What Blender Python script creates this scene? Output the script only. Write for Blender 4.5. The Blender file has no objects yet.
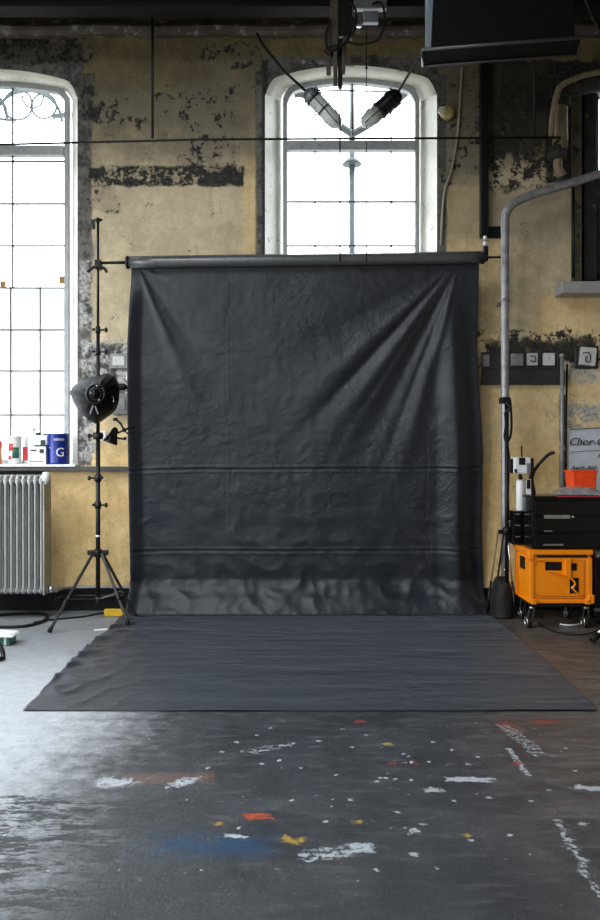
import bpy, bmesh, math, random
from mathutils import Vector, Matrix, noise as mnoise
random.seed(7)
C = bpy.context.scene.collection
SC = bpy.context.scene
F = 900.0; HZ = 452.0; CH = 1.22; WY = 6.95

def at(px, py, Y):
    return Vector(((px-300)*Y/F, Y, CH+(HZ-py)*Y/F))

def srgb(r, g, b):
    f = lambda c: (c/255/12.92) if c/255 <= .04045 else ((c/255+.055)/1.055)**2.4
    return (f(r), f(g), f(b), 1)

# ------------------------------------------------------------------ nodes
class NT:
    def __init__(s, name):
        s.m = bpy.data.materials.new(name); s.m.use_nodes = True
        s.t = s.m.node_tree; s.t.nodes.clear()
        s.out = s.t.nodes.new('ShaderNodeOutputMaterial')
        g = s.t.nodes.new('ShaderNodeNewGeometry'); s.pos = g.outputs['Position']
        tc = s.t.nodes.new('ShaderNodeTexCoord'); s.obj = tc.outputs['Object']
    def n(s, t): return s.t.nodes.new(t)
    def link(s, a, b): s.t.links.new(a, b)
    def put(s, sock, v):
        if isinstance(v, bpy.types.NodeSocket): s.link(v, sock)
        else: sock.default_value = v
    def math(s, op, a, b=0.0, c=None, clamp=False):
        n = s.n('ShaderNodeMath'); n.operation = op; n.use_clamp = clamp
        s.put(n.inputs[0], a); s.put(n.inputs[1], b)
        if c is not None: s.put(n.inputs[2], c)
        return n.outputs[0]
    def vm(s, op, a, b=(0, 0, 0)):
        n = s.n('ShaderNodeVectorMath'); n.operation = op
        s.put(n.inputs[0], a)
        s.put(n.inputs[1], b)
        return n.outputs['Value'] if op in ('DOT_PRODUCT', 'LENGTH') else n.outputs[0]
    def scale(s, a, k):
        n = s.n('ShaderNodeVectorMath'); n.operation = 'SCALE'; s.put(n.inputs[0], a); n.inputs['Scale'].default_value = k
        return n.outputs[0]
    def noise(s, vec, scale, detail=5, rough=.6, color=False, dist=0.0):
        n = s.n('ShaderNodeTexNoise'); s.put(n.inputs['Vector'], vec)
        n.inputs['Scale'].default_value = scale; n.inputs['Detail'].default_value = detail
        n.inputs['Roughness'].default_value = rough; n.inputs['Distortion'].default_value = dist
        return n.outputs['Color'] if color else n.outputs[0]
    def vor(s, vec, scale, feature='F1'):
        n = s.n('ShaderNodeTexVoronoi'); n.feature = feature; s.put(n.inputs['Vector'], vec)
        n.inputs['Scale'].default_value = scale
        return n.outputs['Distance']
    def ramp(s, f, a, b):          # smooth 0..1 between a and b
        n = s.n('ShaderNodeMapRange'); n.interpolation_type = 'SMOOTHSTEP'
        s.put(n.inputs[0], f); n.inputs[1].default_value = a; n.inputs[2].default_value = b
        return n.outputs[0]
    def mix(s, f, a, b):
        n = s.n('ShaderNodeMix'); n.data_type = 'RGBA'
        s.put(n.inputs[0], f); s.put(n.inputs[6], a); s.put(n.inputs[7], b)
        return n.outputs[2]
    def mul(s, a, b): return s.math('MULTIPLY', a, b)
    def mx(s, a, b): return s.math('MAXIMUM', a, b)
    def bump(s, h, strength=.3, dist=.01, normal=None):
        n = s.n('ShaderNodeBump'); n.inputs['Strength'].default_value = strength
        n.inputs['Distance'].default_value = dist; s.put(n.inputs['Height'], h)
        if normal is not None: s.link(normal, n.inputs['Normal'])
        return n.outputs[0]
    def bsdf(s, color, rough=.6, metal=0.0, normal=None, spec=None, **kw):
        b = s.n('ShaderNodeBsdfPrincipled')
        s.put(b.inputs['Base Color'], color); s.put(b.inputs['Roughness'], rough)
        b.inputs['Metallic'].default_value = metal
        if spec is not None: s.put(b.inputs['Specular IOR Level'], spec)
        if normal is not None: s.link(normal, b.inputs['Normal'])
        for k, v in kw.items(): s.put(b.inputs[k.replace('_', ' ')], v)
        s.link(b.outputs[0], s.out.inputs[0]); return b

def simple(name, col, rough=.5, metal=0.0, var=.15, bscale=60, bump=.15, wear=None, wear_at=.62, spec=None):
    t = NT(name)
    nz = t.noise(t.obj, bscale*.3, 5, .65)
    dark = tuple(c*(1-var) for c in col[:3])+(1,); lite = tuple(min(1, c*(1+var)) for c in col[:3])+(1,)
    c = t.mix(t.ramp(nz, .3, .7), dark, lite)
    if wear is not None:
        w = t.ramp(t.noise(t.obj, bscale*.6, 8, .75), wear_at, wear_at+.04)
        c = t.mix(w, c, wear)
    r = t.math('MULTIPLY_ADD', nz, .2, rough-.1)
    t.bsdf(c, r, metal, t.bump(t.noise(t.obj, bscale, 4), bump, .003), spec)
    return t.m

M = {}
M['black'] = simple('black_plastic', (.004, .004, .0045, 1), .45, spec=.35)
M['black_gloss'] = simple('black_gloss', (.003, .003, .0035, 1), .2, spec=.35, bump=.04)
M['black_metal'] = simple('black_metal', (.004, .004, .005, 1), .45, 0, spec=.35, bump=.05)
M['rubber'] = simple('rubber', (.006, .006, .006, 1), .7, spec=.3)
M['steel'] = simple('steel', (.55, .56, .57, 1), .3, 1.0, bump=.05)
M['dull_steel'] = simple('dull_steel', (.25, .26, .28, 1), .45, .7, bump=.1)
M['pipe_grey'] = simple('pipe_grey', (.27, .27, .28, 1), .4, .35, var=.25, wear=(.07, .065, .06, 1), wear_at=.64)
M['pipe_tan'] = simple('pipe_tan', (.20, .15, .09, 1), .6, 0, var=.3, wear=(.03, .03, .03, 1), wear_at=.6)
M['lagging'] = simple('lagging', (.035, .032, .028, 1), .9, 0, var=.5, bump=.6)
M['white_paint'] = simple('white_paint', (.74, .75, .74, 1), .5, wear=(.25, .25, .24, 1), wear_at=.66)
M['window_paint'] = simple('window_paint', (.36, .38, .39, 1), .5, wear=(.08, .08, .08, 1), wear_at=.6)
M['muntin'] = simple('muntin_metal', (.10, .09, .10, 1), .5, .2)
M['rad'] = simple('radiator_paint', (.34, .35, .345, 1), .38, 0, var=.12, bscale=40, wear=(.16, .14, .11, 1), wear_at=.67)
M['rad_end'] = simple('radiator_end', (.33, .32, .25, 1), .5, 0, var=.3, bscale=30, wear=(.12, .09, .05, 1), wear_at=.62)
M['rail'] = simple('rail_paint', (.045, .04, .045, 1), .45, 0, var=.4, wear=(.25, .24, .22, 1), wear_at=.68)
M['baseboard'] = simple('baseboard_paint', (.004, .004, .005, 1), .6, 0, var=.4, wear=(.04, .04, .04, 1), wear_at=.69, spec=.25)
M['orange'] = simple('orange_shell', srgb(247, 140, 8), .38, 0, var=.05, bump=.06, wear=srgb(190, 90, 10), wear_at=.7)
M['orange_dark'] = simple('orange_groove', srgb(185, 75, 5), .5, 0, var=.1)
M['red_orange'] = simple('red_orange', srgb(235, 70, 18), .35, 0, var=.1)
M['red'] = simple('red', srgb(200, 30, 45), .4, 0)
M['green'] = simple('green', srgb(30, 95, 75), .4, 0)
M['blue'] = simple('blue_tin', srgb(22, 40, 125), .28, .2, var=.1, bump=.03)
M['white'] = simple('white_plastic', (.72, .73, .74, 1), .4, 0, var=.04)
M['whitish'] = simple('whitish', (.6, .6, .58, 1), .5, 0, var=.1)
M['ink'] = simple('ink', (.012, .014, .02, 1), .5, 0)
M['whiteboard'] = simple('whiteboard', (.50, .54, .60, 1), .4, 0, var=.06)
M['grey_box'] = simple('grey_box', (.24, .24, .24, 1), .5, 0, var=.2, wear=(.08, .08, .08, 1), wear_at=.62)
M['dark_board'] = simple('dark_board', (.022, .022, .021, 1), .45, 0, var=.4, wear=(.10, .10, .095, 1), wear_at=.66)
M['socket'] = simple('socket_white', (.55, .55, .54, 1), .4, 0, var=.1, wear=(.15, .15, .15, 1), wear_at=.66)
M['yellow'] = simple('yellow', srgb(225, 180, 30), .5)
M['old_wood'] = simple('old_wood', (.055, .042, .03, 1), .7, 0, var=.5, bscale=50, bump=.5, wear=(.14, .11, .07, 1), wear_at=.6)
M['cornice'] = simple('cornice', (.085, .065, .055, 1), .6, 0, var=.4, bscale=16, bump=.6, wear=(.24, .24, .22, 1), wear_at=.57)
M['beam'] = simple('beam_paint', (.008, .008, .008, 1), .75, 0, var=.4, bscale=20, wear=(.025, .025, .022, 1), wear_at=.64, spec=.2)
M['ceiling'] = simple('ceiling_soot', (.018, .018, .018, 1), .9, 0, var=.4, bscale=10)
M['peel'] = simple('peeling_frame', (.02, .022, .024, 1), .6, 0, var=.4, bscale=26, bump=.6, wear=(.22, .21, .20, 1), wear_at=.6)
M['olive_trim'] = simple('olive_trim', (.12, .10, .06, 1), .7, 0, var=.5, bscale=26, bump=.6, wear=(.03, .03, .03, 1), wear_at=.52)
M['grey_sill'] = simple('grey_sill', (.33, .32, .32, 1), .5, 0, var=.12, wear=(.12, .12, .12, 1), wear_at=.68)
M['ochre'] = simple('ochre', (.36, .31, .12, 1), .5, 0, var=.4, wear=(.1, .08, .04, 1), wear_at=.58)
M['hood'] = simple('hood_metal', (.002, .0025, .0025, 1), .7, 0, bump=.05, spec=.1)
M['hood_lit_side'] = simple('hood_lit_side', (.2, .24, .28, 1), .35, .5, bump=.05)  # pale bluish tone paints in the light caught by the hood's side
M['hood_rim'] = simple('hood_rim', (.055, .058, .06, 1), .45, .3)
M['wood'] = simple('wood_leg', (.20, .14, .08, 1), .5, 0, var=.3)
M['plaster'] = simple('plain_plaster', (.30, .27, .20, 1), .9, 0, var=.2, bscale=8)
M['yard_post'] = simple('yard_post', (.085, .10, .11, 1), .5, 0, var=.1)
M['outside_post'] = simple('outside_post', (.42, .47, .50, 1), .5, 0, var=.1)
M['lamp_glass'] = simple('lamp_glass', (.6, .64, .62, 1), .2, 0, var=.15)

def glass():
    t = NT('window_glass')
    tr = t.n('ShaderNodeBsdfTransparent'); tr.inputs[0].default_value = (.95, .97, .98, 1)
    gl = t.n('ShaderNodeBsdfGlossy'); gl.inputs['Roughness'].default_value = .05
    m = t.n('ShaderNodeMixShader'); m.inputs[0].default_value = .06
    t.link(tr.outputs[0], m.inputs[1]); t.link(gl.outputs[0], m.inputs[2]); t.link(m.outputs[0], t.out.inputs[0])
    return t.m
M['glass'] = glass()
def frosted():
    t = NT('frosted_glass')
    tr = t.n('ShaderNodeBsdfTransparent'); tr.inputs[0].default_value = (.8, .82, .83, 1)
    tl = t.n('ShaderNodeBsdfTranslucent')
    t.link(t.mix(t.ramp(t.noise(t.obj, 3, 4), .3, .7), (.62, .65, .66, 1), (.82, .83, .83, 1)), tl.inputs[0])
    m = t.n('ShaderNodeMixShader'); m.inputs[0].default_value = .8
    t.link(tr.outputs[0], m.inputs[1]); t.link(tl.outputs[0], m.inputs[2]); t.link(m.outputs[0], t.out.inputs[0])
    return t.m
M['frosted'] = frosted()
def baggy():
    t = NT('clear_film')
    tr = t.n('ShaderNodeBsdfTransparent'); tr.inputs[0].default_value = (.75, .75, .77, 1)
    gl = t.n('ShaderNodeBsdfPrincipled'); gl.inputs['Base Color'].default_value = (.35, .36, .38, 1); gl.inputs['Roughness'].default_value = .2
    m = t.n('ShaderNodeMixShader'); t.link(t.math('MULTIPLY_ADD', t.noise(t.obj, 25, 3), .7, .2), m.inputs[0])
    t.link(tr.outputs[0], m.inputs[1]); t.link(gl.outputs[0], m.inputs[2]); t.link(m.outputs[0], t.out.inputs[0])
    return t.m
M['film'] = baggy()

# ---- the old plastered wall.  Patches: (px0, py0, px1, py1) on the wall plane
def wall_material():
    t = NT('old_painted_plaster')
    P = t.pos
    sx = t.n('ShaderNodeSeparateXYZ'); t.link(P, sx.inputs[0]); X, Z = sx.outputs[0], sx.outputs[2]
    nA = t.noise(P, 1.1, 6, .6); nB = t.noise(P, 3.2, 8, .68); nC = t.noise(P, 11, 8, .72); nD = t.noise(P, 38, 6, .7)
    wob = t.math('MULTIPLY_ADD', t.math('SUBTRACT', t.noise(P, 4.5, 7, .7), .5), .55, t.mul(t.math('SUBTRACT', nD, .5), .10))
    wob2 = t.math('MULTIPLY_ADD', t.math('SUBTRACT', t.noise(P, 5.5, 7, .7, dist=.4), .5), .5, t.mul(t.math('SUBTRACT', nC, .5), .14))
    def patch(x0, y0, x1, y1, amt=1.0, soft=.012):
        k = WY/F
        cx = ((x0+x1)/2-300)*k; cz = CH+(HZ-(y0+y1)/2)*k; hx = (x1-x0)/2*k; hz = (y1-y0)/2*k
        u = t.math('SUBTRACT', t.math('ABSOLUTE', t.math('SUBTRACT', t.math('MULTIPLY_ADD', wob, amt*.5, X), cx)), hx)
        v = t.math('SUBTRACT', t.math('ABSOLUTE', t.math('SUBTRACT', t.math('MULTIPLY_ADD', wob2, amt*.5, Z), cz)), hz)
        d = t.math('MAXIMUM', u, v)
        return t.math('SUBTRACT', 1.0, t.ramp(d, -soft, soft))
    def many(lst):
        m = None
        for a in lst:
            p = patch(*a); m = p if m is None else t.mx(m, p)
        return m
    beige = t.mix(t.ramp(nB, .35, .65), srgb(196, 180, 150), srgb(216, 200, 168))
    yellow = t.mix(t.ramp(nB, .3, .7), srgb(230, 194, 132), srgb(242, 212, 154))
    olive = t.mix(t.ramp(nC, .35, .65), srgb(92, 82, 46), srgb(132, 118, 74))
    # yellow shows low on the wall and in strips beside the windows
    low = t.math('SUBTRACT', 1.0, t.ramp(t.math('MULTIPLY_ADD', wob, .4, Z), 1.10, 1.62))
    strips = many([(243, 150, 262, 262, .3, .04), (480, 232, 503, 600, .3, .05), (436, 175, 480, 262, .7, .05), (536, 290, 600, 345, .8, .08),
                   (500, 384, 620, 600, .3, .04)])
    base = t.mix(t.mx(low, t.mul(strips, .6)), beige, yellow)
    top = t.ramp(t.math('MULTIPLY_ADD', wob, .8, Z), 3.42, 4.05)
    base = t.mix(t.mul(top, .9), base, olive)
    mottled = t.ramp(t.math('ADD', nC, t.mul(nA, .4)), .58, .85)
    base = t.mix(t.mul(mottled, .28), base, srgb(120, 108, 78))
    # greyed, rubbed areas
    rub = many([(215, 66, 265, 130, .9, .06), (440, 66, 482, 240, .8, .08), (100, 88, 245, 135, 1.1, .08), (480, 190, 600, 240, .6, .1),
                (77, 240, 96, 350, .5, .05)])
    base = t.mix(t.mul(rub, .5), base, srgb(128, 122, 104))
    grime = many([(70, 30, 270, 168, 1.3, .10), (436, 60, 640, 175, 1.3, .10)])
    base = t.mix(t.mul(grime, t.math('MULTIPLY_ADD', t.ramp(nB, .38, .62), .45, .2)), base, srgb(82, 76, 60))
    # cement collar round the openings
    cem = t.mix(t.ramp(nC, .38, .6), srgb(58, 57, 56), srgb(112, 110, 106))
    ce = many([(77, 76, 92, 465, .34), (-100, 42, 84, 90, .55), (-100, 84, 80, 466, .0), (256, 70, 268, 262, .10), (262, 56, 440, 92, .22),
               (436, 74, 447, 262, .22), (78, 345, 135, 414, .5), (262, 84, 440, 500, .0)])
    base = t.mix(ce, base, cem)
    pale = t.mix(t.ramp(nD, .35, .6), srgb(120, 120, 118), srgb(186, 186, 182))
    pl = many([(82, 340, 132, 390, .45), (80, 260, 92, 330, .2), (566, 352, 620, 384, .45), (566, 405, 620, 428, .3), (80, 395, 97, 460, .4), (300, 60, 330, 64, .3)])
    base = t.mix(t.mul(pl, t.ramp(nC, .42, .55)), base, pale)
    # black peeling, plus solid dark patches
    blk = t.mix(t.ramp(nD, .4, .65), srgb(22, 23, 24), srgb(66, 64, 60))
    holes = t.ramp(nC, .44, .50)
    bl = many([(88, 166, 245, 186, .42), (80, 74, 94, 120, .4), (-60, 36, 92, 64, .5), 
               (560, 395, 566, 500, .0)])
    bl2 = many([(178, 84, 236, 176, .9), (86, 92, 172, 128, 1.1), (84, 182, 118, 212, .6), (448, 165, 482, 185, .5), (200, 40, 262, 66, .8), (440, 66, 480, 180, .8)])
    base = t.mix(t.mul(t.mx(bl, bl2), .35), base, srgb(112, 108, 98))
    base = t.mix(t.mul(bl, holes), base, blk)
    base = t.mix(t.mul(bl2, t.ramp(nC, .54, .58)), base, blk)
    solid = many([(488, 60, 620, 110, .5), (-400, -40, 900, 16, .1), (-300, 470, 49, 640, .0), (205, 172, 242, 184, .15), (546, 96, 620, 185, .4),  # includes the shade behind the radiator, painted onto the wall
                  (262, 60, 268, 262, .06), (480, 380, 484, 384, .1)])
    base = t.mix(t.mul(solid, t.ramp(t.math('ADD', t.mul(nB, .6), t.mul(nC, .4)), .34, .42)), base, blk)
    soot = many([(487, 60, 548, 158, 1.0, .05), (487, 340, 596, 362, .8, .02)])
    soot2 = many([(487, 150, 552, 188, 1.2, .03), (470, 330, 610, 366, 1.3, .02)])
    sootc = t.mix(t.ramp(nB, .40, .62), srgb(24, 25, 24), srgb(62, 57, 44))
    base = t.mix(t.mul(soot, t.math('MULTIPLY_ADD', t.ramp(nC, .30, .45), .35, .62)), base, sootc)
    base = t.mix(t.mul(soot2, t.ramp(nC, .47, .53)), base, blk)
    # specks and chips everywhere
    vo = t.vor(t.vm('ADD', P, t.scale(t.noise(P, 9, 3, color=True), .25)), 9)
    chips = t.mul(t.math('SUBTRACT', 1.0, t.ramp(vo, .05, .09)), t.ramp(nA, .42, .52))
    base = t.mix(chips, base, srgb(88, 90, 90))
    topd = t.ramp(t.math('MULTIPLY_ADD', wob, 1.2, Z), 3.35, 4.1)
    sp = t.mul(t.ramp(t.noise(P, 16, 8, .8), .60, .64), t.math('MULTIPLY_ADD', topd, .7, .08))
    base = t.mix(sp, base, srgb(40, 40, 38))
    stain = t.mul(t.ramp(t.noise(t.vm('MULTIPLY', P, (6, 1, .7)), 2.0, 5, .6), .56, .7), .22)
    base = t.mix(stain, base, srgb(100, 88, 56))
    # fine craze lines in the top paint
    cr = t.n('ShaderNodeTexVoronoi'); cr.feature = 'DISTANCE_TO_EDGE'; t.link(t.vm('ADD', P, t.scale(t.noise(P, 5, 4, color=True), .35)), cr.inputs['Vector']); cr.inputs['Scale'].default_value = 5
    crack = t.mul(t.math('SUBTRACT', 1.0, t.ramp(cr.outputs['Distance'], .004, .014)), t.mul(t.ramp(nB, .5, .6), .6))
    base = t.mix(crack, base, srgb(70, 64, 48))
    h = t.math('ADD', t.mul(nC, .8), t.mul(t.math('SUBTRACT', 1.0, t.mx(t.mul(bl, holes), t.mx(ce, solid))), .9))
    h = t.math('ADD', h, t.mul(nD, .3))
    t.bsdf(base, t.math('MULTIPLY_ADD', nC, .3, .55), 0, t.bump(h, .55, .012), .35)
    return t.m
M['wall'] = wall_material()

def reveal_material():
    t = NT('reveal_paint')
    nC = t.noise(t.pos, 14, 8, .75)
    c = t.mix(t.ramp(t.noise(t.pos, 3, 5), .35, .65), srgb(206, 203, 190), srgb(226, 224, 214))
    c = t.mix(t.ramp(nC, .60, .64), c, srgb(120, 116, 104))
    c = t.mix(t.ramp(t.noise(t.pos, 30, 8, .8), .64, .68), c, srgb(60, 58, 54))
    t.bsdf(c, .5, 0, t.bump(nC, .3, .006)); return t.m
M['reveal'] = reveal_material()

# ---- floor with paint marks.  marks in photo pixels on z = 0
def fl(px, py):
    Y = CH*F/(py-HZ); return ((px-300)*Y/F, Y)
def floor_material():
    t = NT('painted_concrete')
    P = t.pos
    sx = t.n('ShaderNodeSeparateXYZ'); t.link(P, sx.inputs[0]); X, Y = sx.outputs[0], sx.outputs[1]
    nA = t.noise(P, .8, 5, .6); nB = t.noise(P, 3, 8, .7); nC = t.noise(P, 12, 8, .75); nD = t.noise(P, 45, 6, .75)
    st = t.noise(t.vm('MULTIPLY', P, (1, 3.5, 1)), 5, 8, .72)
    w1 = t.math('ADD', t.math('SUBTRACT', t.noise(P, 14, 6, .7), .5), t.mul(t.math('SUBTRACT', t.noise(P, 50, 6, .8), .5), .5))
    w2 = t.math('ADD', t.math('SUBTRACT', t.noise(t.vm('ADD', P, (7, 3, 1)), 14, 6, .7), .5), t.mul(t.math('SUBTRACT', t.noise(t.vm('ADD', P, (2, 5, 1)), 50, 6, .8), .5), .5))
    base = t.mix(t.ramp(nB, .3, .7), srgb(38, 42, 47), srgb(62, 65, 70))
    base = t.mix(t.mul(t.ramp(st, .5, .68), .5), base, srgb(98, 100, 104))
    # browner and darker to the right, window light at far left painted in as pale concrete
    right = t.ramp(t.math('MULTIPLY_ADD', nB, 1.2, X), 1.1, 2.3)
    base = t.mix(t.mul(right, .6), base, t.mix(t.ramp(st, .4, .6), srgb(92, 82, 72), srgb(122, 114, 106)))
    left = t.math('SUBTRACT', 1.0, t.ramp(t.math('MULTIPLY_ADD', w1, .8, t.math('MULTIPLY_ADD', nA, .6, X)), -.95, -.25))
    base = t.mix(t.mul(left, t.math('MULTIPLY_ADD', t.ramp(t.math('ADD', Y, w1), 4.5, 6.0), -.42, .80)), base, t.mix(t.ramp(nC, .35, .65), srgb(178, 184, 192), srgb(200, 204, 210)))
    # worn flakes near the left front
    wl = t.mul(t.math('SUBTRACT', 1.0, t.ramp(t.math('MULTIPLY_ADD', w1, .9, X), -.75, -.15)), t.math('SUBTRACT', 1.0, t.ramp(t.math('MULTIPLY_ADD', w2, .25, Y), 3.16, 3.22)))
    fk = t.ramp(t.math('MULTIPLY_ADD', t.noise(t.vm('MULTIPLY', P, (1, 2.2, 1)), 22, 7, .8), .5, t.mul(st, .5)), .485, .525)
    base = t.mix(t.mul(wl, fk), base, srgb(40, 44, 48))
    base = t.mix(t.mul(t.ramp(nD, .58, .66), .35), base, srgb(44, 46, 50))
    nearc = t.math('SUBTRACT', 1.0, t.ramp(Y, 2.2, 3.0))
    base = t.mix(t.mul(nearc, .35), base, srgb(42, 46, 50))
    grit = t.noise(P, 90, 4, .8)
    base = t.mix(t.mul(t.ramp(grit, .56, .66), .22), base, srgb(120, 126, 132))
    base = t.mix(t.mul(t.ramp(t.noise(t.vm('ADD', P, (3, 8, 0)), 26, 8, .8), .57, .62), .4), base, srgb(38, 42, 46))
    def mark(x0, y0, x1, y1, th, amt=.05, soft=.008, brk=.40):
        # a stroke from (x0,y0) to (x1,y1) in px, half thickness th metres
        a = Vector(fl(x0, y0)); b = Vector(fl(x1, y1)); c = (a+b)/2; d = (b-a); L = d.length/2; d.normalize(); e = Vector((-d.y, d.x))
        u = t.math('SUBTRACT', t.math('ABSOLUTE', t.math('ADD', t.math('ADD', t.math('MULTIPLY', t.math('SUBTRACT', X, c.x), d.x), t.math('MULTIPLY', t.math('SUBTRACT', Y, c.y), d.y)), t.mul(w1, amt*3.4))), L)
        v = t.math('SUBTRACT', t.math('ABSOLUTE', t.math('ADD', t.math('ADD', t.math('MULTIPLY', t.math('SUBTRACT', X, c.x), e.x), t.math('MULTIPLY', t.math('SUBTRACT', Y, c.y), e.y)), t.mul(w2, amt*2.6))), th)
        m = t.math('SUBTRACT', 1.0, t.ramp(t.math('MAXIMUM', u, v), -soft, soft))
        if brk: m = t.mul(m, t.ramp(nD, brk, brk+.07))
        return m
    def put(base, col, lst, k=1.0):
        m = None
        for a in lst:
            p = mark(*a); m = p if m is None else t.mx(m, p)
        return t.mix(t.mul(m, k), base, col)
    base = put(base, srgb(12, 60, 95), [(160, 845, 262, 845, .05, .16, .07, 0)], .9)
    base = put(base, srgb(104, 80, 72), [(125, 779, 215, 777, .055, .05), (505, 727, 520, 733, .05, .05)], .7)
    W = srgb(178, 184, 192)
    base = put(base, W, [(168, 785, 200, 780, .03, .07, .008), (96, 783, 128, 781, .04, .08, .02), (303, 858, 350, 850, .040, .05, .006, .47), (350, 849, 373, 848, .032, .03),
                         (445, 779, 493, 780, .018, .04, .004, .36), (425, 791, 440, 790, .02, .04, .004, .4), (556, 819, 606, 905, .010, .04, .004, .46),
                         (575, 787, 600, 789, .02, .04, .004, .34), (503, 724, 540, 755, .030, .05, .005, .50), (508, 748, 528, 775, .01, .03, .004, .44),
                         (222, 834, 246, 838, .014, .04, .004, .38), (248, 752, 292, 744, .03, .08, .005, .5), (410, 853, 418, 855, .01, .02),
                         (576, 822, 586, 824, .012, .03), (408, 832, 420, 830, .013, .03, .004, .44)], .9)
    base = put(base, srgb(176, 72, 36), [(244, 817, 270, 816, .022, .03)], .95)
    base = put(base, srgb(178, 146, 56), [(284, 839, 299, 841, .022, .04), (214, 824, 220, 823, .012, .02), (384, 744, 392, 744, .015, .02), (354, 822, 361, 821, .01, .02), (464, 834, 469, 836, .01, .02)], .85)
    base = put(base, srgb(136, 56, 54), [(355, 722, 364, 721, .025, .03), (390, 764, 397, 763, .014, .02), (411, 762, 418, 764, .012, .02), (535, 722, 555, 721, .03, .05, .01, .4), (513, 765, 520, 762, .02, .03), (500, 722, 512, 726, .03, .04)], .8)
    spots = []
    for (x, y) in [(318, 741), (352, 747), (366, 735), (433, 742), (451, 750), (467, 764), (336, 775), (301, 768), (258, 735), (270, 728), (222, 752), (207, 768), (352, 800), (398, 812), (424, 824), (489, 797), (509, 835), (531, 801), (548, 790), (437, 868), (377, 870), (240, 828), (292, 800), (566, 748), (575, 771), (409, 756), (404, 754), (412, 762), (411, 780), (454, 801), (380, 778), (386, 778), (395, 779), (376, 781), (478, 757), (405, 763), (428, 762), (342, 729), (326, 821), (470, 840), (280, 760), (262, 764), (236, 742)]:
        spots.append((x-2, y, x+2, y, .008, .015, .003))
    base = put(base, W, spots, .95)
    # scatter of tiny paint drips, denser to the right of the backdrop's front
    vo = t.n('ShaderNodeTexVoronoi'); t.link(P, vo.inputs['Vector']); vo.inputs['Scale'].default_value = 17
    dr = t.mul(t.math('SUBTRACT', 1.0, t.ramp(t.math('ADD', vo.outputs['Distance'], t.mul(w1, .14)), .05, .10)), t.ramp(nB, .40, .52))
    dr = t.mul(dr, t.math('GREATER_THAN', t.math('FRACT', t.mul(t.vm('LENGTH', vo.outputs['Color']), 7.3)), .5))
    base = t.mix(t.mul(dr, .7), base, t.mix(t.math('GREATER_THAN', t.math('FRACT', t.mul(t.vm('LENGTH', vo.outputs['Color']), 13.1)), .8), srgb(190, 195, 200), srgb(160, 80, 60)))
    peel = t.mul(t.ramp(t.noise(P, 20, 9, .8), .60, .63), t.ramp(t.noise(P, 1.5, 3), .45, .6))
    base = t.mix(t.mul(peel, .55), base, srgb(150, 152, 154))
    rough = t.math('ADD', t.math('MULTIPLY_ADD', nC, .24, .20), t.mul(left, .10))
    rough = t.math('ADD', rough, t.mul(t.mul(wl, t.ramp(st, .48, .54)), .25))
    h = t.math('ADD', nC, t.math('ADD', t.mul(nD, .6), t.mul(grit, .3)))
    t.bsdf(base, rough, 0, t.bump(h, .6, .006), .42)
    return t.m
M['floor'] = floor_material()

def paper_material():
    t = NT('seamless_paper')
    P = t.pos
    D = t.vm('ADD', P, t.scale(t.vm('SUBTRACT', t.noise(P, 3, 4, .6, color=True), (.5, .5, .5)), .35))
    def crumple(sc, vec):
        a = t.vor(vec, sc); n = t.n('ShaderNodeTexVoronoi'); n.feature = 'F2'; t.link(vec, n.inputs['Vector']); n.inputs['Scale'].default_value = sc
        return t.math('SUBTRACT', n.outputs['Distance'], a)
    mask = t.ramp(t.noise(P, 1.3, 3), .38, .62)
    h = t.mul(crumple(3.2, t.vm('MULTIPLY', D, (1, 1, 1.5))), .28)
    h = t.math('ADD', h, t.mul(t.mul(crumple(9, t.vm('MULTIPLY', D, (.8, 1, 1.4))), mask), .60))
    h = t.math('ADD', h, t.mul(t.mul(crumple(26, D), mask), .24))
    h = t.math('ADD', h, t.mul(t.noise(P, 60, 3), .05))
    h = t.math('ADD', h, t.mul(t.noise(t.vm('MULTIPLY', D, (1.5, 9, 0)), 3, 3, .5), .5))
    c = t.mix(t.ramp(t.noise(P, 2.2, 5), .3, .7), srgb(27, 31, 38), srgb(34, 38, 46))
    t.bsdf(c, t.math('MULTIPLY_ADD', t.noise(P, 5, 4), .16, .38), 0, t.bump(h, .45, .012), .45, Sheen_Weight=.15, Sheen_Roughness=.35, Sheen_Tint=(.75, .85, 1, 1))
    return t.m
M['paper'] = paper_material()
M['roll'] = simple('roll_paper', (.10, .105, .11, 1), .30, .3, var=.08, bump=.03)

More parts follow.
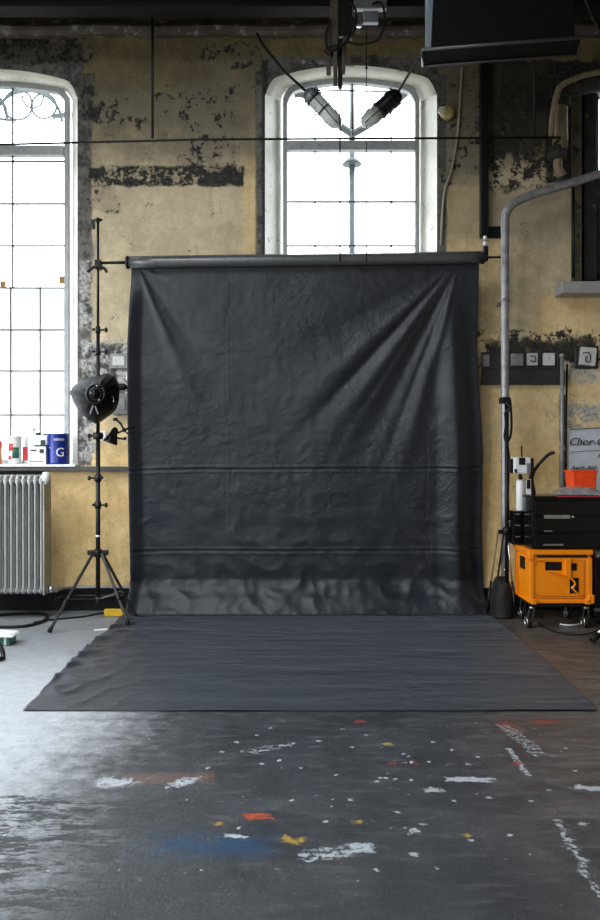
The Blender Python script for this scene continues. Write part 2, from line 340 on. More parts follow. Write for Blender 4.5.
# ------------------------------------------------------------------ mesh builder
class MB:
    def __init__(s): s.v = []; s.f = []; s.sm = []
    def add(s, vs, fs, smooth=False):
        k = len(s.v); s.v += [Vector(v) for v in vs]
        s.f += [tuple(i+k for i in f) for f in fs]; s.sm += [smooth]*len(fs); return s
    def hexa(s, p):      # 8 corners: bottom 4 ccw, top 4 ccw
        return s.add(p, [(3, 2, 1, 0), (4, 5, 6, 7), (0, 1, 5, 4), (1, 2, 6, 5), (2, 3, 7, 6), (3, 0, 4, 7)])
    def box(s, a, b, M_=None):
        x0, x1 = sorted((a[0], b[0])); y0, y1 = sorted((a[1], b[1])); z0, z1 = sorted((a[2], b[2]))
        p = [Vector(q) for q in ((x0, y0, z0), (x1, y0, z0), (x1, y1, z0), (x0, y1, z0), (x0, y0, z1), (x1, y0, z1), (x1, y1, z1), (x0, y1, z1))]
        if M_ is not None: p = [M_ @ q for q in p]
        return s.hexa(p)
    def cbox(s, c, size, rot=None):
        h = Vector(size)/2
        m = Matrix.Translation(Vector(c)) @ (rot.to_4x4() if rot is not None else Matrix.Identity(4))
        return s.box(-h, h, m)
    def bar(s, p0, p1, w, h, up=(0, 0, 1)):
        p0, p1 = Vector(p0), Vector(p1); d = (p1-p0).normalized(); up = Vector(up)
        if abs(d.dot(up)) > .95: up = Vector((0, 1, 0))
        sd = d.cross(up).normalized()*w/2; u = sd.cross(d).normalized()*h/2
        return s.hexa([p0-sd-u, p0+sd-u, p1+sd-u, p1-sd-u, p0-sd+u, p0+sd+u, p1+sd+u, p1-sd+u])
    def tube(s, path, r, seg=12, caps=True, sy=1.0):
        path = [Vector(p) for p in path]; n = len(path)
        rr = r if isinstance(r, (list, tuple)) else [r]*n
        T = []
        for i in range(n):
            a = path[max(0, i-1)]; b = path[min(n-1, i+1)]
            d = b-a; T.append(d.normalized() if d.length > 1e-9 else Vector((0, 0, 1)))
        ref = Vector((0, 1, 0)) if abs(T[0].y) < .9 else Vector((1, 0, 0))
        N = (ref-T[0]*ref.dot(T[0])).normalized(); vs = []
        for i in range(n):
            N = (N-T[i]*N.dot(T[i])); N = N.normalized() if N.length > 1e-6 else Vector((1, 0, 0))
            B = T[i].cross(N)
            for k in range(seg):
                a = 2*math.pi*k/seg; vs.append(path[i]+(B*math.cos(a)+N*math.sin(a)*sy)*rr[i])
        fs = [(i*seg+k, i*seg+(k+1) % seg, (i+1)*seg+(k+1) % seg, (i+1)*seg+k) for i in range(n-1) for k in range(seg)]
        s.add(vs, fs, True)
        if caps:
            k = len(s.v)-n*seg
            s.f.append(tuple(k+i for i in reversed(range(seg)))); s.sm.append(False)
            s.f.append(tuple(k+(n-1)*seg+i for i in range(seg))); s.sm.append(False)
        return s
    def cyl(s, p0, p1, r0, r1=None, seg=20): return s.tube([p0, p1], [r0, r0 if r1 is None else r1], seg)
    def lathe(s, o, prof, axis=(0, 0, 1), seg=28):  # prof: (r, h)
        ax = Vector(axis).normalized(); o = Vector(o)
        return s.tube([o+ax*h for r, h in prof], [max(r, 1e-4) for r, h in prof], seg)
    def ball(s, c, r, seg=16, rings=10, sc=(1, 1, 1)):
        vs = []; c = Vector(c)
        for i in range(rings+1):
            th = math.pi*i/rings
            for k in range(seg):
                a = 2*math.pi*k/seg
                vs.append(c+Vector((math.sin(th)*math.cos(a)*sc[0], math.sin(th)*math.sin(a)*sc[1], math.cos(th)*sc[2]))*r)
        return s.add(vs, [(i*seg+k, (i+1)*seg+k, (i+1)*seg+(k+1) % seg, i*seg+(k+1) % seg) for i in range(rings) for k in range(seg)], True)
    def ring(s, c, R, r, axis=(0, 1, 0), seg=28, a0=0, a1=2*math.pi):
        ax = Vector(axis).normalized(); u = ax.orthogonal().normalized(); w = ax.cross(u)
        return s.tube([Vector(c)+(u*math.cos(a0+(a1-a0)*i/seg)+w*math.sin(a0+(a1-a0)*i/seg))*R for i in range(seg+1)], r, 8)
    def poly(s, pts, y0, y1):   # outline in XZ (ccw from front) extruded y0..y1
        n = len(pts); vs = [(x, y0, z) for x, z in pts]+[(x, y1, z) for x, z in pts]
        return s.add(vs, [tuple(range(n)), tuple(reversed(range(n, 2*n)))]+[(i, i+n, (i+1) % n+n, (i+1) % n) for i in range(n)])
def spline(pts, n=8):
    pts = [Vector(p) for p in pts]; out = []
    for i in range(len(pts)-1):
        p0 = pts[max(0, i-1)]; p1 = pts[i]; p2 = pts[i+1]; p3 = pts[min(len(pts)-1, i+2)]
        for k in range(n):
            t = k/n
            out.append(.5*((2*p1)+(p2-p0)*t+(2*p0-5*p1+4*p2-p3)*t*t+(3*p1-p0-3*p2+p3)*t**3))
    out.append(pts[-1]); return out

def wloc(o):
    v = Vector(o.location)
    while o.parent: o = o.parent; v += o.location
    return v
def obj(name, mb, mat, parent=None, bevel=0.0, base=None):
    me = bpy.data.meshes.new(name)
    if parent is not None: off = wloc(parent); 
    elif base is not None: off = Vector(base)
    else:
        xs = [v.x for v in mb.v]; ys = [v.y for v in mb.v]; zs = [v.z for v in mb.v]
        off = Vector(((min(xs)+max(xs))/2, (min(ys)+max(ys))/2, min(zs)))
    loc = Vector((0, 0, 0)) if parent is not None else off
    me.from_pydata([v-off for v in mb.v], [], mb.f)
    bm = bmesh.new(); bm.from_mesh(me); bmesh.ops.recalc_face_normals(bm, faces=bm.faces); bm.to_mesh(me); bm.free()
    me.polygons.foreach_set('use_smooth', mb.sm)
    me.materials.append(M[mat] if isinstance(mat, str) else mat)
    o = bpy.data.objects.new(name, me); C.objects.link(o); o.location = loc
    if parent is not None: o.parent = parent
    if bevel:
        b = o.modifiers.new('bevel', 'BEVEL'); b.width = bevel; b.segments = 2; b.limit_method = 'ANGLE'; b.angle_limit = .7
    return o
def objs(name, mb, mat, parent=None, bevel=0.0):
    par = list(range(len(mb.v)))
    def find(i):
        while par[i] != i: par[i] = par[par[i]]; i = par[i]
        return i
    for f in mb.f:
        for q in f[1:]: par[find(q)] = find(f[0])
    comp = {}
    for k, f in enumerate(mb.f): comp.setdefault(find(f[0]), []).append(k)
    out = []
    for ks in comp.values():
        p = MB(); idx = {}
        for k in ks:
            f = []
            for q in mb.f[k]:
                if q not in idx: idx[q] = len(p.v); p.v.append(mb.v[q])
                f.append(idx[q])
            p.f.append(tuple(f)); p.sm.append(mb.sm[k])
        out.append(obj(name, p, mat, parent, bevel))
    return out
def tag(o, label, cat, group=None):
    o['label'] = label; o['category'] = cat
    if group: o['group'] = group
    return o
def thing(name, loc, label, cat, group=None):
    o = bpy.data.objects.new(name, None); C.objects.link(o); o.location = loc; o.empty_display_size = .05
    return tag(o, label, cat, group)
def struct(name, mb, mat, parent=None, bevel=0.0):
    o = obj(name, mb, mat, parent, bevel, base=(0, 0, 0) if parent is None else None)
    if parent is None: o['kind'] = 'structure'
    return o

# ------------------------------------------------------------------ room shell
XL, XR, YB, ZT = -3.2, 3.4, -2.6, 4.68
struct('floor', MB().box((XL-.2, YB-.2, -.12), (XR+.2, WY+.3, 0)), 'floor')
KX0, KX1, KY0, KY1 = -2.9, -.6, 1.6, 4.4      # unseen roof opening, added to light the floor from above
m = MB()
m.box((XL-.2, YB-.2, ZT), (KX0, WY+.3, ZT+.12)); m.box((KX1, YB-.2, ZT), (XR+.2, WY+.3, ZT+.12))
m.box((KX0, YB-.2, ZT), (KX1, KY0, ZT+.12)); m.box((KX0, KY1, ZT), (KX1, WY+.3, ZT+.12))
struct('ceiling', m, 'ceiling')

def arch(x0, x1, zb, zs, zc, n=28):
    pts = [(x0, zb)]
    for i in range(n+1):
        a = math.pi*(1-i/n); c = math.cos(a)
        tt = abs(c)
        pts.append(((x0+x1)/2+(x1-x0)/2*c, zc-(zc-zs)*(.5*tt*tt+.5*max(0, (tt-.86)/.14)**2.2)))
    pts.append((x1, zb)); return pts
SILL = 1.125
GY = 7.20
def gx(px): return (px-300)*GY/F
def gz(py): return CH+(HZ-py)*GY/F
def wx(px): return (px-300)*WY/F
def wz(py): return CH+(HZ-py)*WY/F
fr = [arch(wx(265), wx(437), SILL, wz(96), wz(65.5)), arch(wx(-95), wx(77.5), SILL, wz(98), wz(69)),
      [(wx(577), wz(283)), (wx(577), wz(92)), (wx(690), wz(92)), (wx(690), wz(283))]]
bk = [arch(gx(283), gx(419), SILL, gz(100), gz(80)), arch(gx(-68), gx(69.5), SILL, gz(98), gz(84)),
      [(gx(594), gz(281)), (gx(594), gz(96)), (gx(675), gz(96)), (gx(675), gz(281))]]
def loops_wall():
    bm = bmesh.new()
    def loop(pts, y):
        vs = [bm.verts.new((x, y, z)) for x, z in pts]
        return vs, [bm.edges.new((vs[i], vs[(i+1) % len(vs)])) for i in range(len(vs))]
    outer = [(XL-.2, 0), (XL-.2, ZT), (XR+.2, ZT), (XR+.2, 0)]
    fo, eo = loop(outer, WY); E = list(eo); F_ = []
    for p in fr: v, e = loop(p, WY); F_.append(v); E += e
    bmesh.ops.triangle_fill(bm, use_beauty=True, edges=E)
    bo, eo2 = loop(outer, GY+.06); E = list(eo2); B_ = []
    for p in bk: v, e = loop(p, GY+.06); B_.append(v); E += e
    bmesh.ops.triangle_fill(bm, use_beauty=True, edges=E)
    for a, b in [(fo, bo)]:
        for i in range(4): bm.faces.new((a[i], a[(i+1) % 4], b[(i+1) % 4], b[i]))
    rev = []
    for a, b in zip(F_, B_):
        n = len(a)
        for i in range(n):
            f = bm.faces.new((a[i], a[(i+1) % n], b[(i+1) % n], b[i])); f.material_index = 1; rev.append(f)
            if n > 6: f.smooth = 1 < i < n-3
            else: f.material_index = 2
    bmesh.ops.recalc_face_normals(bm, faces=bm.faces)
    me = bpy.data.meshes.new('wall_back'); bm.to_mesh(me); bm.free()
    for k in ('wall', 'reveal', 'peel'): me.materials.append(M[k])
    o = bpy.data.objects.new('wall_back', me); C.objects.link(o); o['kind'] = 'structure'
loops_wall()

def side_wall(name, x0, x1, ys, z0=.9, z1=2.9):     # wall with real rectangular window openings
    m = MB(); y = YB-.2
    for a, b in ys:
        m.box((x0, y, 0), (x1, a, ZT)); m.box((x0, a, 0), (x1, b, z0)); m.box((x0, a, z1), (x1, b, ZT)); y = b
    m.box((x0, y, 0), (x1, WY, ZT)); struct(name, m, 'plaster')
LW = [(-.6, 1.2), (2.0, 3.8), (4.5, 6.3)]
side_wall('wall_left', XL-.2, XL, LW)
struct('wall_right', MB().box((XR, YB-.2, 0), (XR+.2, WY, ZT)), 'plaster')
m = MB(); x = XL-.2
BW = [(-2.2, -.8)]
for a, b in BW:
    m.box((x, YB-.2, 0), (a, YB, ZT)); m.box((a, YB-.2, 0), (b, YB, 1.1)); m.box((a, YB-.2, 3.3), (b, YB, ZT)); x = b
m.box((x, YB-.2, 0), (XR+.2, YB, ZT)); struct('wall_front', m, 'plaster')

# cornice, beams
m = MB(); y = WY
prof = [(0, 4.415), (-.05, 4.42), (-.085, 4.44), (-.095, 4.465), (-.085, 4.49), (-.05, 4.505), (-.05, 4.53), (0, 4.54)]
vs = []; xs = [XL+i*(XR-XL)/60 for i in range(61)]
for x in xs: vs += [(x, WY+a, z+.006*math.sin(x*7)) for a, z in prof]
n = len(prof)
m.add(vs, [(i*n+k, i*n+k+1, (i+1)*n+k+1, (i+1)*n+k) for i in range(60) for k in range(n-1)])
struct('trim_1', m, 'cornice')
m = MB(); m.box((XL, 6.30, 4.34), (XR, 6.46, 4.365)); m.box((XL, 6.37, 4.365), (XR, 6.39, 4.66)); m.box((XL, 6.30, 4.66), (XR, 6.46, 4.68))
struct('trim_2', m, 'beam')
struct('trim_3', MB().box((XL, 6.70, 4.57), (XR, 6.82, ZT)), 'beam')

# rail/ledge under the left window, skirting
struct('trim_4', MB().box((XL, 6.84, 1.075), (-.5, WY, 1.108)), 'rail', bevel=.004)
struct('baseboard_back', MB().box((XL, WY-.03, 0), (XR, WY, .172)), 'baseboard', bevel=.004)
# window sills
m = MB(); m.box((wx(-95), 6.82, 1.108), (wx(77)+.02, GY+.02, SILL+.001)); struct('trim_5', m, 'white_paint', bevel=.003)
m = MB(); m.box((wx(265), 6.90, 1.108), (wx(437), GY+.02, SILL+.001)); struct('trim_6', m, 'white_paint', bevel=.003)
m = MB(); a = at(562, 281, 6.75); b = at(640, 293, 6.75); m.box((a.x, 6.75, b.z), (b.x, GY, a.z)); struct('trim_7', m, 'grey_sill', bevel=.008)

# ------------------------------------------------------------------ windows in the back wall
def window(name, i, vpx, hpx, tr_py, lower=None):
    loop = bk[i]; m = MB(); w = .035
    cx = (loop[0][0]+loop[-1][0])/2
    vs = []
    for (x, z) in loop:
        x2 = x+(w if x < cx else -w)*min(1, abs(x-cx)/.25); z2 = z-(w if z > 3.5 else -w)
        for (a, c, y) in ((x, z, GY-.035), (x2, z2, GY-.035), (x2, z2, GY+.03), (x, z, GY+.03)): vs.append((a, y, c))
    n = len(loop)
    m.add(vs, [(j*4+k, j*4+(k+1) % 4, ((j+1) % n)*4+(k+1) % 4, ((j+1) % n)*4+k) for j in range(n) for k in range(4)])
    f = struct(name, m, 'window_paint')
    x0, x1 = loop[0][0]+w, loop[-1][0]-w
    zt = gz(tr_py)
    obj('transom', MB().box((x0, GY-.05, zt-.038), (x1, GY+.03, zt+.038)), 'window_paint', f, .006)
    def top(x):
        for j in range(1, n-2):
            if loop[j][0] <= x <= loop[j+1][0]:
                q = (x-loop[j][0])/(loop[j+1][0]-loop[j][0]+1e-9); return loop[j][1]*(1-q)+loop[j+1][1]*q
        return loop[1][1]
    mm = MB()
    for (p, ytop, ybot) in vpx:
        x = gx(p); z1 = min(gz(ytop), top(x)-.02); mm.box((x-.006, GY-.015, gz(ybot) if ybot else SILL+.02), (x+.006, GY+.012, z1))
    for p in hpx: mm.box((x0, GY-.014, gz(p)-.006), (x1, GY+.011, gz(p)+.006))
    obj('glazing_bar', mm, 'muntin', f)
    g = MB(); k = len(loop)
    zc = gz(lower) if lower else None
    if zc is None:
        g.poly([(x, z) for x, z in loop], GY-.002, GY+.002)
        obj('pane', g, 'glass', f)
    else:
        up = [(x, max(z, zc)) for x, z in loop]
        g.poly(up, GY-.002, GY+.002); obj('pane', g, 'glass', f)
        g = MB().box((loop[0][0], GY-.003, SILL), (loop[-1][0], GY+.003, zc)); obj('pane', g, 'frosted', f)
    return f
w1 = window('window_1', 1, [(13, 60, 287), (-22, 60, 287), (11, 287, None), (40.5, 287, None), (-20, 287, None), (-50, 287, None)], [161.5, 204, 246, 288, 330, 371, 415], 152, lower=287)
w2 = window('window_2', 0, [(315, 60, None), (391, 60, None), (352, 60, 152)], [202, 246, 290, 332, 375, 418], 147)
# tracery of the left window: rings and arcs in front of the glass head
tr = MB()
def arcpx(cx, cy, rx, ry, a0, a1, n=20):
    return [at(cx+rx*math.cos(math.radians(a0+(a1-a0)*i/n)), cy-ry*math.sin(math.radians(a0+(a1-a0)*i/n)), GY+.07) for i in range(n+1)]
tr.tube(arcpx(18, 105, 14.5, 15, 0, 360), .009, 6)
tr.tube(arcpx(44, 106, 12.5, 12.5, 0, 360), .009, 6)
tr.tube(arcpx(33, 96, 10.5, 12, 180, 360), .008, 6)
tr.tube(arcpx(28, 122, 34, 31, 0, 180), .014, 6)
tr.tube(arcpx(-15, 118, 22, 26, 0, 150), .016, 6)
tr.tube(arcpx(-40, 118, 22, 26, 0, 180), .016, 6)
tr.tube([at(-80, 121, GY+.07), at(0, 119, GY+.07), at(16, 121, GY+.07)], .012, 6)
tr.tube([at(52, 117, GY+.07), at(70, 114, GY+.07)], .022, 6)
obj('tracery', tr, 'outside_post', w1)
# scraps of brown tape on the left window
t1 = MB(); t1.box(at(59, 276, GY-.02), at(67, 284, GY-.012)); t1.box(at(0, 281, GY-.02), at(6, 288, GY-.012))
objs('tape_scrap', t1, simple('brown_tape', srgb(150, 110, 60), .6), w1)
# narrow boarded window at the right
m = MB()
x0, x1, z0, z1 = gx(594), gx(675), gz(281), gz(96)
m.box((x0-.02, GY-.05, z0), (x0+.022, GY+.03, z1)); m.box((x1-.04, GY-.05, z0), (x1, GY+.03, z1)); m.box((x0, GY-.05, z1-.02), (x1, GY+.03, z1+.02)); m.box((x0, GY-.05, z0), (x1, GY+.03, z0+.04))
w3 = struct('window_3', m, 'peel')
zc = gz(176)
obj('pane', MB().box((x0, GY-.002, zc), (x1, GY+.002, z1)), 'glass', w3)
obj('infill_panel', MB().box((x0, GY-.012, z0), (x1, GY+.012, zc)), simple('infill', (.05, .05, .052, 1), .6, var=.3), w3)
m = MB(); a = at(573, 92, 6.9); b = at(582, 281, 6.9)
m.box((a.x, 6.90, b.z), (b.x, 6.98, a.z)); struct('trim_8', m, 'olive_trim', bevel=.006)
m = MB(); a = at(583, 92, 7.02); b = at(596, 281, 7.02); m.box((a.x, 6.99, b.z), (b.x, 7.12, a.z)); struct('trim_9', m, 'peel', bevel=.006)

# outdoor Y-shaped post seen through the middle window
base = at(352, 300, 7.75); base.z = 0
yp = thing('branching_post', base, 'pale grey post forking into two arms, standing outside behind the middle window', 'post')
A = lambda x, y: at(x, y, 7.75)
m = MB(); m.tube([Vector((base.x, 7.75, 0)), A(352, 132)], .028, 14); obj('post_shaft', m, 'yard_post', yp)
m = MB(); m.tube([Vector((base.x, 7.75, A(0, 136).z)), A(352, 86)], .02, 12); obj('post_tip', m, 'yard_post', yp)
m = MB(); m.tube(spline([A(352, 134), A(338, 124), A(320, 106), A(305, 95), A(294, 94)]), .034, 10); obj('arm', m, 'yard_post', yp)
m = MB(); m.tube(spline([A(352, 134), A(366, 126), A(386, 108), A(402, 96), A(416, 84)]), .034, 10); obj('arm', m, 'yard_post', yp)
m = MB(); q = A(352, 160); m.lathe(q, [(.085, -.045), (.09, -.04), (.055, .0), (.03, .02)], seg=16); obj('collar', m, 'yard_post', yp)

# ------------------------------------------------------------------ rods and wires under the ceiling
m = MB(); m.tube([at(-134, 148, 6.62), at(200, 139.5, 6.62), at(560, 137.5, 6.62)], .0085, 8)
m.tube([at(560, 137.5, 6.62), Vector((at(560, 0, 6.62).x, WY-.004, at(0, 137.5, 6.62).z))], .0085, 8)
tag(obj('tie_rod', m, 'black_metal'), 'thin dark steel rod running level across both tall windows', 'rod')
m = MB(); m.cyl(at(152.5, 138, 6.60), Vector((at(152.5, 0, 6.60).x, 6.60, 4.67)), .010, seg=8)
tag(obj('hanger_rod', m, 'black_metal'), 'black upright rod hanging from ceiling between the left and middle windows', 'rod')
m = MB(); m.cyl(at(534.5, 137, 6.64), Vector((at(534.5, 0, 6.64).x, 6.64, 4.67)), .009, seg=8)
tag(obj('hanger_rod', m, 'black_metal'), 'black upright rod right of the wall channel, under the big dark hood', 'rod')
# black channel on the wall
m = MB(); a = at(480.5, 62, 6.9); b = at(488, 237, 6.9); m.box((a.x, 6.88, b.z), (b.x, WY, a.z+.2))
m.box((b.x, 6.93, b.z), (at(507, 0, 6.93).x, WY, b.z+.09))
tag(obj('cable_channel', m, 'black_metal', bevel=.003), 'black upright cable channel on the wall above the right end of the backdrop roll', 'channel')
m = MB(); m.tube(spline([at(462, 68, 6.93), at(460, 100, 6.93), at(457, 140, 6.93), at(451, 172, 6.93), at(444, 195, 6.93), at(441, 245, 6.93)]), .010, 8)
tag(obj('wall_conduit', m, M['plaster']), 'thin pale plastered-over conduit wandering down the wall right of middle window', 'conduit')
bx = thing('round_wall_box', at(448, 112, 6.95), 'round ochre junction box on the wall right of the middle window', 'junction box')
m = MB(); c = at(448, 112, 6.9); m.lathe(c, [(.055, .05), (.055, .0), (.045, -.02), (.018, -.028)], (0, 1, 0), 18); obj('box_body', m, 'ochre', bx)
m = MB(); m.lathe(at(442, 110, 6.88), [(.028, .03), (.028, 0)], (0, 1, 0), 12); obj('box_knob', m, 'whitish', bx)

# ------------------------------------------------------------------ big pipes at right
Yp = 6.70
m = MB(); V = lambda x, y: at(x, y, Yp)
path = [Vector((V(505, 0).x, Yp, .0)), V(505, 500), V(505, 400), V(505, 300), V(505, 240)]+spline([V(505, 228), V(506, 214), V(513, 204), V(527, 197), V(548, 190), V(575, 182), V(600, 174), V(640, 162), V(690, 148)], 6)
pp = obj('heating_pipe', m.tube(path, [.030]*5+[.032]*(len(path)-5), 18), 'pipe_grey')
tag(pp, 'pale grey steel pipe rising beside backdrop and bending right below the dark lagged pipe', 'pipe')
m = MB()
for q, ax in ((V(505, 300), (0, 0, 1)),): m.lathe(q-Vector((0, 0, .01)), [(.035, 0), (.035, .02)], ax, 18)
for y in (300,): m.bar(V(505, y), Vector((V(505, 0).x, WY-.001, V(0, y).z)), .02, .02)
obj('pipe_bracket', m, 'pipe_grey', pp)
Yq = 6.78; V2 = lambda x, y: at(x, y, Yq)
path = [V2(560, 150), V2(560, 120)]+spline([V2(560, 108), V2(563, 95), V2(573, 88), V2(590, 84), V2(640, 78), V2(690, 74)], 6)
tp = thing('lagged_pipe', V2(560, 160), 'tan pipe with a dark lagged bend high up at the right edge', 'pipe')
obj('pipe_run', MB().tube(path[:4], .058, 16), 'pipe_tan', tp)
obj('lagging', MB().tube(path[3:], [.068+.006*math.sin(i*1.7) for i in range(len(path)-3)], 14), 'lagging', tp)
m = MB(); m.lathe(V2(557, 160), [(.02, 0), (.066, .01), (.075, .03), (.072, .055), (.06, .07), (.058, .1)], seg=18); obj('flange', m, 'lagging', tp)
m = MB(); m.tube(spline([V2(558, 158), V2(558, 168), V2(562, 176)]), .035, 10); obj('pipe_stub', m, 'pipe_tan', tp)
m = MB(); m.tube([at(551, 138, 6.66)]+spline([at(552, 120, 6.66), at(556, 98, 6.66), at(564, 84, 6.66), at(600, 72, 6.66), at(680, 66, 6.66)]), .022, 10)
tag(obj('branch_pipe', m, 'pipe_tan'), 'slimmer tan pipe curving alongside the dark lagged pipe', 'pipe')
m = MB(); m.tube([at(573.5, 186, 6.86), at(573.5, 278, 6.86)], .012, 8)
tag(obj('drop_pipe', m, 'black_metal'), 'short thin black pipe dropping to the grey sill at the right edge', 'pipe')
m = MB(); m.tube([at(574, -76, 5.9), at(584, -6, 5.9), at(592, 14, 5.9), at(602, 34, 5.9), at(640, 90, 5.9)], .014, 8)
tag(obj('slanting_cable', m, 'rubber'), 'black cable slanting down through the top right corner', 'cable')

# ------------------------------------------------------------------ dark hood, top right
h0 = at(423, 50, 4.8); h1 = at(581, 37, 4.66)
hood = thing('extractor_hood', Vector(((h0.x+h1.x)/2, 5.0, h0.z)), 'large black metal hood hanging from the ceiling beside the middle window', 'hood')
d = (h1-h0); d.z = 0; L = d.length; ex = d.normalized(); ey = Vector((-ex.y, ex.x, 0))
zb = h0.z
def HP(u, v, z): return h0+ex*u+ey*v+Vector((0, 0, z))
m = MB()
D = .20
m = MB(); m.hexa([HP(0, 0, 0), HP(L, 0, 0), HP(L, D, 0), HP(0, D, 0), HP(0, 0, .012), HP(L, 0, .012), HP(L, D, .012), HP(0, D, .012)])
obj('bottom_plate', m, 'hood', hood)
m = MB(); m.tube([HP(-.006, -.004, .0), HP(L+.004, -.004, .0)], .009, 8); obj('front_rim', m, 'hood_rim', hood)
m = MB(); m.tube([HP(-.006, D, .0), HP(L+.004, D, .0)], .009, 8); obj('rear_rim', m, 'hood_rim', hood)
m = MB(); m.tube([HP(-.006, -.004, .0), HP(-.006, D, .0)], .009, 8); obj('end_rim', m, 'hood_rim', hood)
T = 1.25; c0, c1 = .045, .10
bot = [(c0, .01), (L-.03, .01), (L-.03, D-.01), (.01, D-.01), (.01, D*.55)]; top = [(c1, .01), (L-.06, .01), (L-.06, D-.01), (.01, D-.01), (.01, D*.55)]
m = MB(); m.add([HP(u, v, .012) for u, v in bot]+[HP(u, v, T) for u, v in top], [(0, 1, 6, 5), (1, 2, 7, 6), (2, 3, 8, 7), (3, 4, 9, 8), (4, 0, 5, 9), (4, 3, 2, 1, 0), (5, 6, 7, 8, 9)])
obj('hood_body', m, 'hood', hood)
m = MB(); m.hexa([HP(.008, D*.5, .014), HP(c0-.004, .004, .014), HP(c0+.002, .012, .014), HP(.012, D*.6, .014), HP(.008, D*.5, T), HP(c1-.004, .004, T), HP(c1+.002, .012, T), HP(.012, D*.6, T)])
obj('lit_side_sheet', m, 'hood_lit_side', hood)  # thin sheet coloured as the lit streak on the black hood
m = MB()
for u in (.14, L-.14): m.cyl(HP(u, D/2, 1.2), Vector((HP(u, D/2, 0).x, HP(u, D/2, 0).y, ZT+.001)), .012, seg=8)
objs('hanger', m, 'black_metal', hood)

# ------------------------------------------------------------------ hoist hanging at the top centre
Yh = 6.05; H = lambda x, y, dy=0: at(x, y, Yh+dy)
ho = thing('clamp_hoist', H(338, 88), 'old wooden clamp hoist with cable coils hanging at the top centre', 'hoist')
zt = ZT
def post(x0, x1, y0, y1, mat, name, dy=0, t=.05, lean=0):
    m = MB(); a = H(x0, y0, dy); b = H(x1, y1, dy)
    top = min(a.z, zt-.002)
    m.hexa([Vector((a.x+lean, a.y, b.z)), Vector((b.x+lean, a.y, b.z)), Vector((b.x+lean, a.y+t, b.z)), Vector((a.x+lean, a.y+t, b.z)),
            Vector((a.x, a.y, top)), Vector((b.x, a.y, top)), Vector((b.x, a.y+t, top)), Vector((a.x, a.y+t, top))])
    return obj(name, m, mat, ho, .006)
post(330.5, 338.5, -40, 52, 'old_wood', 'hanging_beam')
post(339, 352, -40, 36, 'black', 'motor_block', .02, .10)
post(326.5, 331, 24, 74, 'old_wood', 'jaw', -.01, .035)
post(333.5, 337.5, 50, 85, 'old_wood', 'jaw', -.02, .035)
post(343, 347, 36, 73, 'old_wood', 'jaw', .0, .035, -.012)
post(338, 342.5, 50, 88, 'black_metal', 'jaw', .01, .03)
post(331, 344, 38, 56, 'beam', 'jaw_plate', .01, .04)
m = MB(); m.box(H(354, 8, .02), H(386, 3, .08)); m.box(H(363, 22, .02), H(378, 14, .07)); obj('winch_bracket', m, 'dull_steel', ho, .005)
m = MB(); m.box(H(362, -40, .05), H(378, 4, .11)); obj('winch_post', m, 'dark_board', ho, .004)
m = MB(); m.lathe(H(359, 21, .0), [(.022, 0), (.03, .01), (.03, .04), (.022, .05)], (0, 1, 0), 16); obj('pulley', m, 'steel', ho)
m = MB()
m.tube(spline([H(346, 40), H(354, 44), H(366, 44), H(378, 39), H(384, 26), H(384, 10), H(380, 2), H(372, 4)]), .008, 8)
m.tube(spline([H(331, 20, -.03), H(326, 32, -.03), H(326, 44, -.03), H(330, 50, -.03), H(340, 47, -.03), H(348, 40, -.02), H(355, 28, -.02), H(356, 12, -.02), H(352, 4, -.02)]), .007, 8)
m.tube(spline([H(350, 2, -.01), H(356, 10, -.02), H(354, 22, -.02), H(349, 34, -.02), H(346, 44, -.01), H(352, 24, 0), H(349, 8, 0)]), .006, 8)
m.tube(spline([H(338, 46, -.03), H(329, 47, -.03), H(325, 52, -.03), H(331, 55, -.03)]), .006, 8)
obj('cable_coil', m, 'rubber', ho)

Yw = 6.42
m = MB(); m.tube([at(340, 86, Yw), at(340, 262, Yw+.12)], .0055, 6)
tag(obj('drop_wire', m, 'black_metal'), 'thicker dark wire hanging below the hoist in front of middle window', 'wire')
m = MB(); m.tube([at(366.5, 20, Yw), at(366.5, 262, Yw+.12)], .003, 6); m.ball(at(366.5, 68, Yw), .010, 8, 6)
tag(obj('drop_wire', m, 'black_metal'), 'thinner wire, right of the post, hanging in front of middle window', 'wire')
m = MB(); m.tube([at(302, 89.5, 6.5), at(400, 92, 6.5)], .006, 6)
tag(obj('cross_wire', m, 'black_metal'), 'short level wire linking the two lamps at the window head', 'wire')

def flood(px0, py0, px1, py1, Y, label, dark):
    a = at(px0, py0, Y); b = at(px1, py1, Y); ax = (b-a).normalized(); L = (b-a).length
    o = thing('flood_lamp', a, label, 'lamp', None)
    r = .062
    k = .55 if dark else .2
    m = MB(); m.lathe(a, [(.01, -.03), (.03, -.022), (.055, 0), (r, .02), (r, L*k)], ax, 8); obj('lamp_housing', m, 'black_metal' if dark else 'dull_steel', o)
    m = MB(); m.lathe(a, [(r*.95, L*k), (r*.9, L*.8), (r*.6, L*.95), (r*.2, L)], ax, 12); obj('lamp_tube', m, 'lamp_glass', o)
    u = ax.orthogonal().normalized(); w = ax.cross(u); m = MB()
    for i in range(4):
        an = math.pi/4+i*math.pi/2; e = (u*math.cos(an)+w*math.sin(an))
        m.tube([a+e*r*1.03, a+ax*L*.55+e*r*1.06, a+ax*L*.95+e*r*.7], .0035, 6)
    for q in (.18, .5): m.ring(a+ax*L*q, r*1.05, .004, ax, 20)
    obj('lamp_cage', m, 'black_metal', o)
    return o
flood(309, 93, 340, 127, 6.5, 'pale caged flood lamp slanting down to the right at the window head', False)
flood(397, 95, 362, 126, 6.5, 'dark-bodied flood lamp slanting down to the left at the window head', True)
m = MB(); m.tube([at(308, 93, 6.5), at(285, 72, 6.55), at(263, 45, 6.62), at(257, 34, 6.72)], .010, 8)
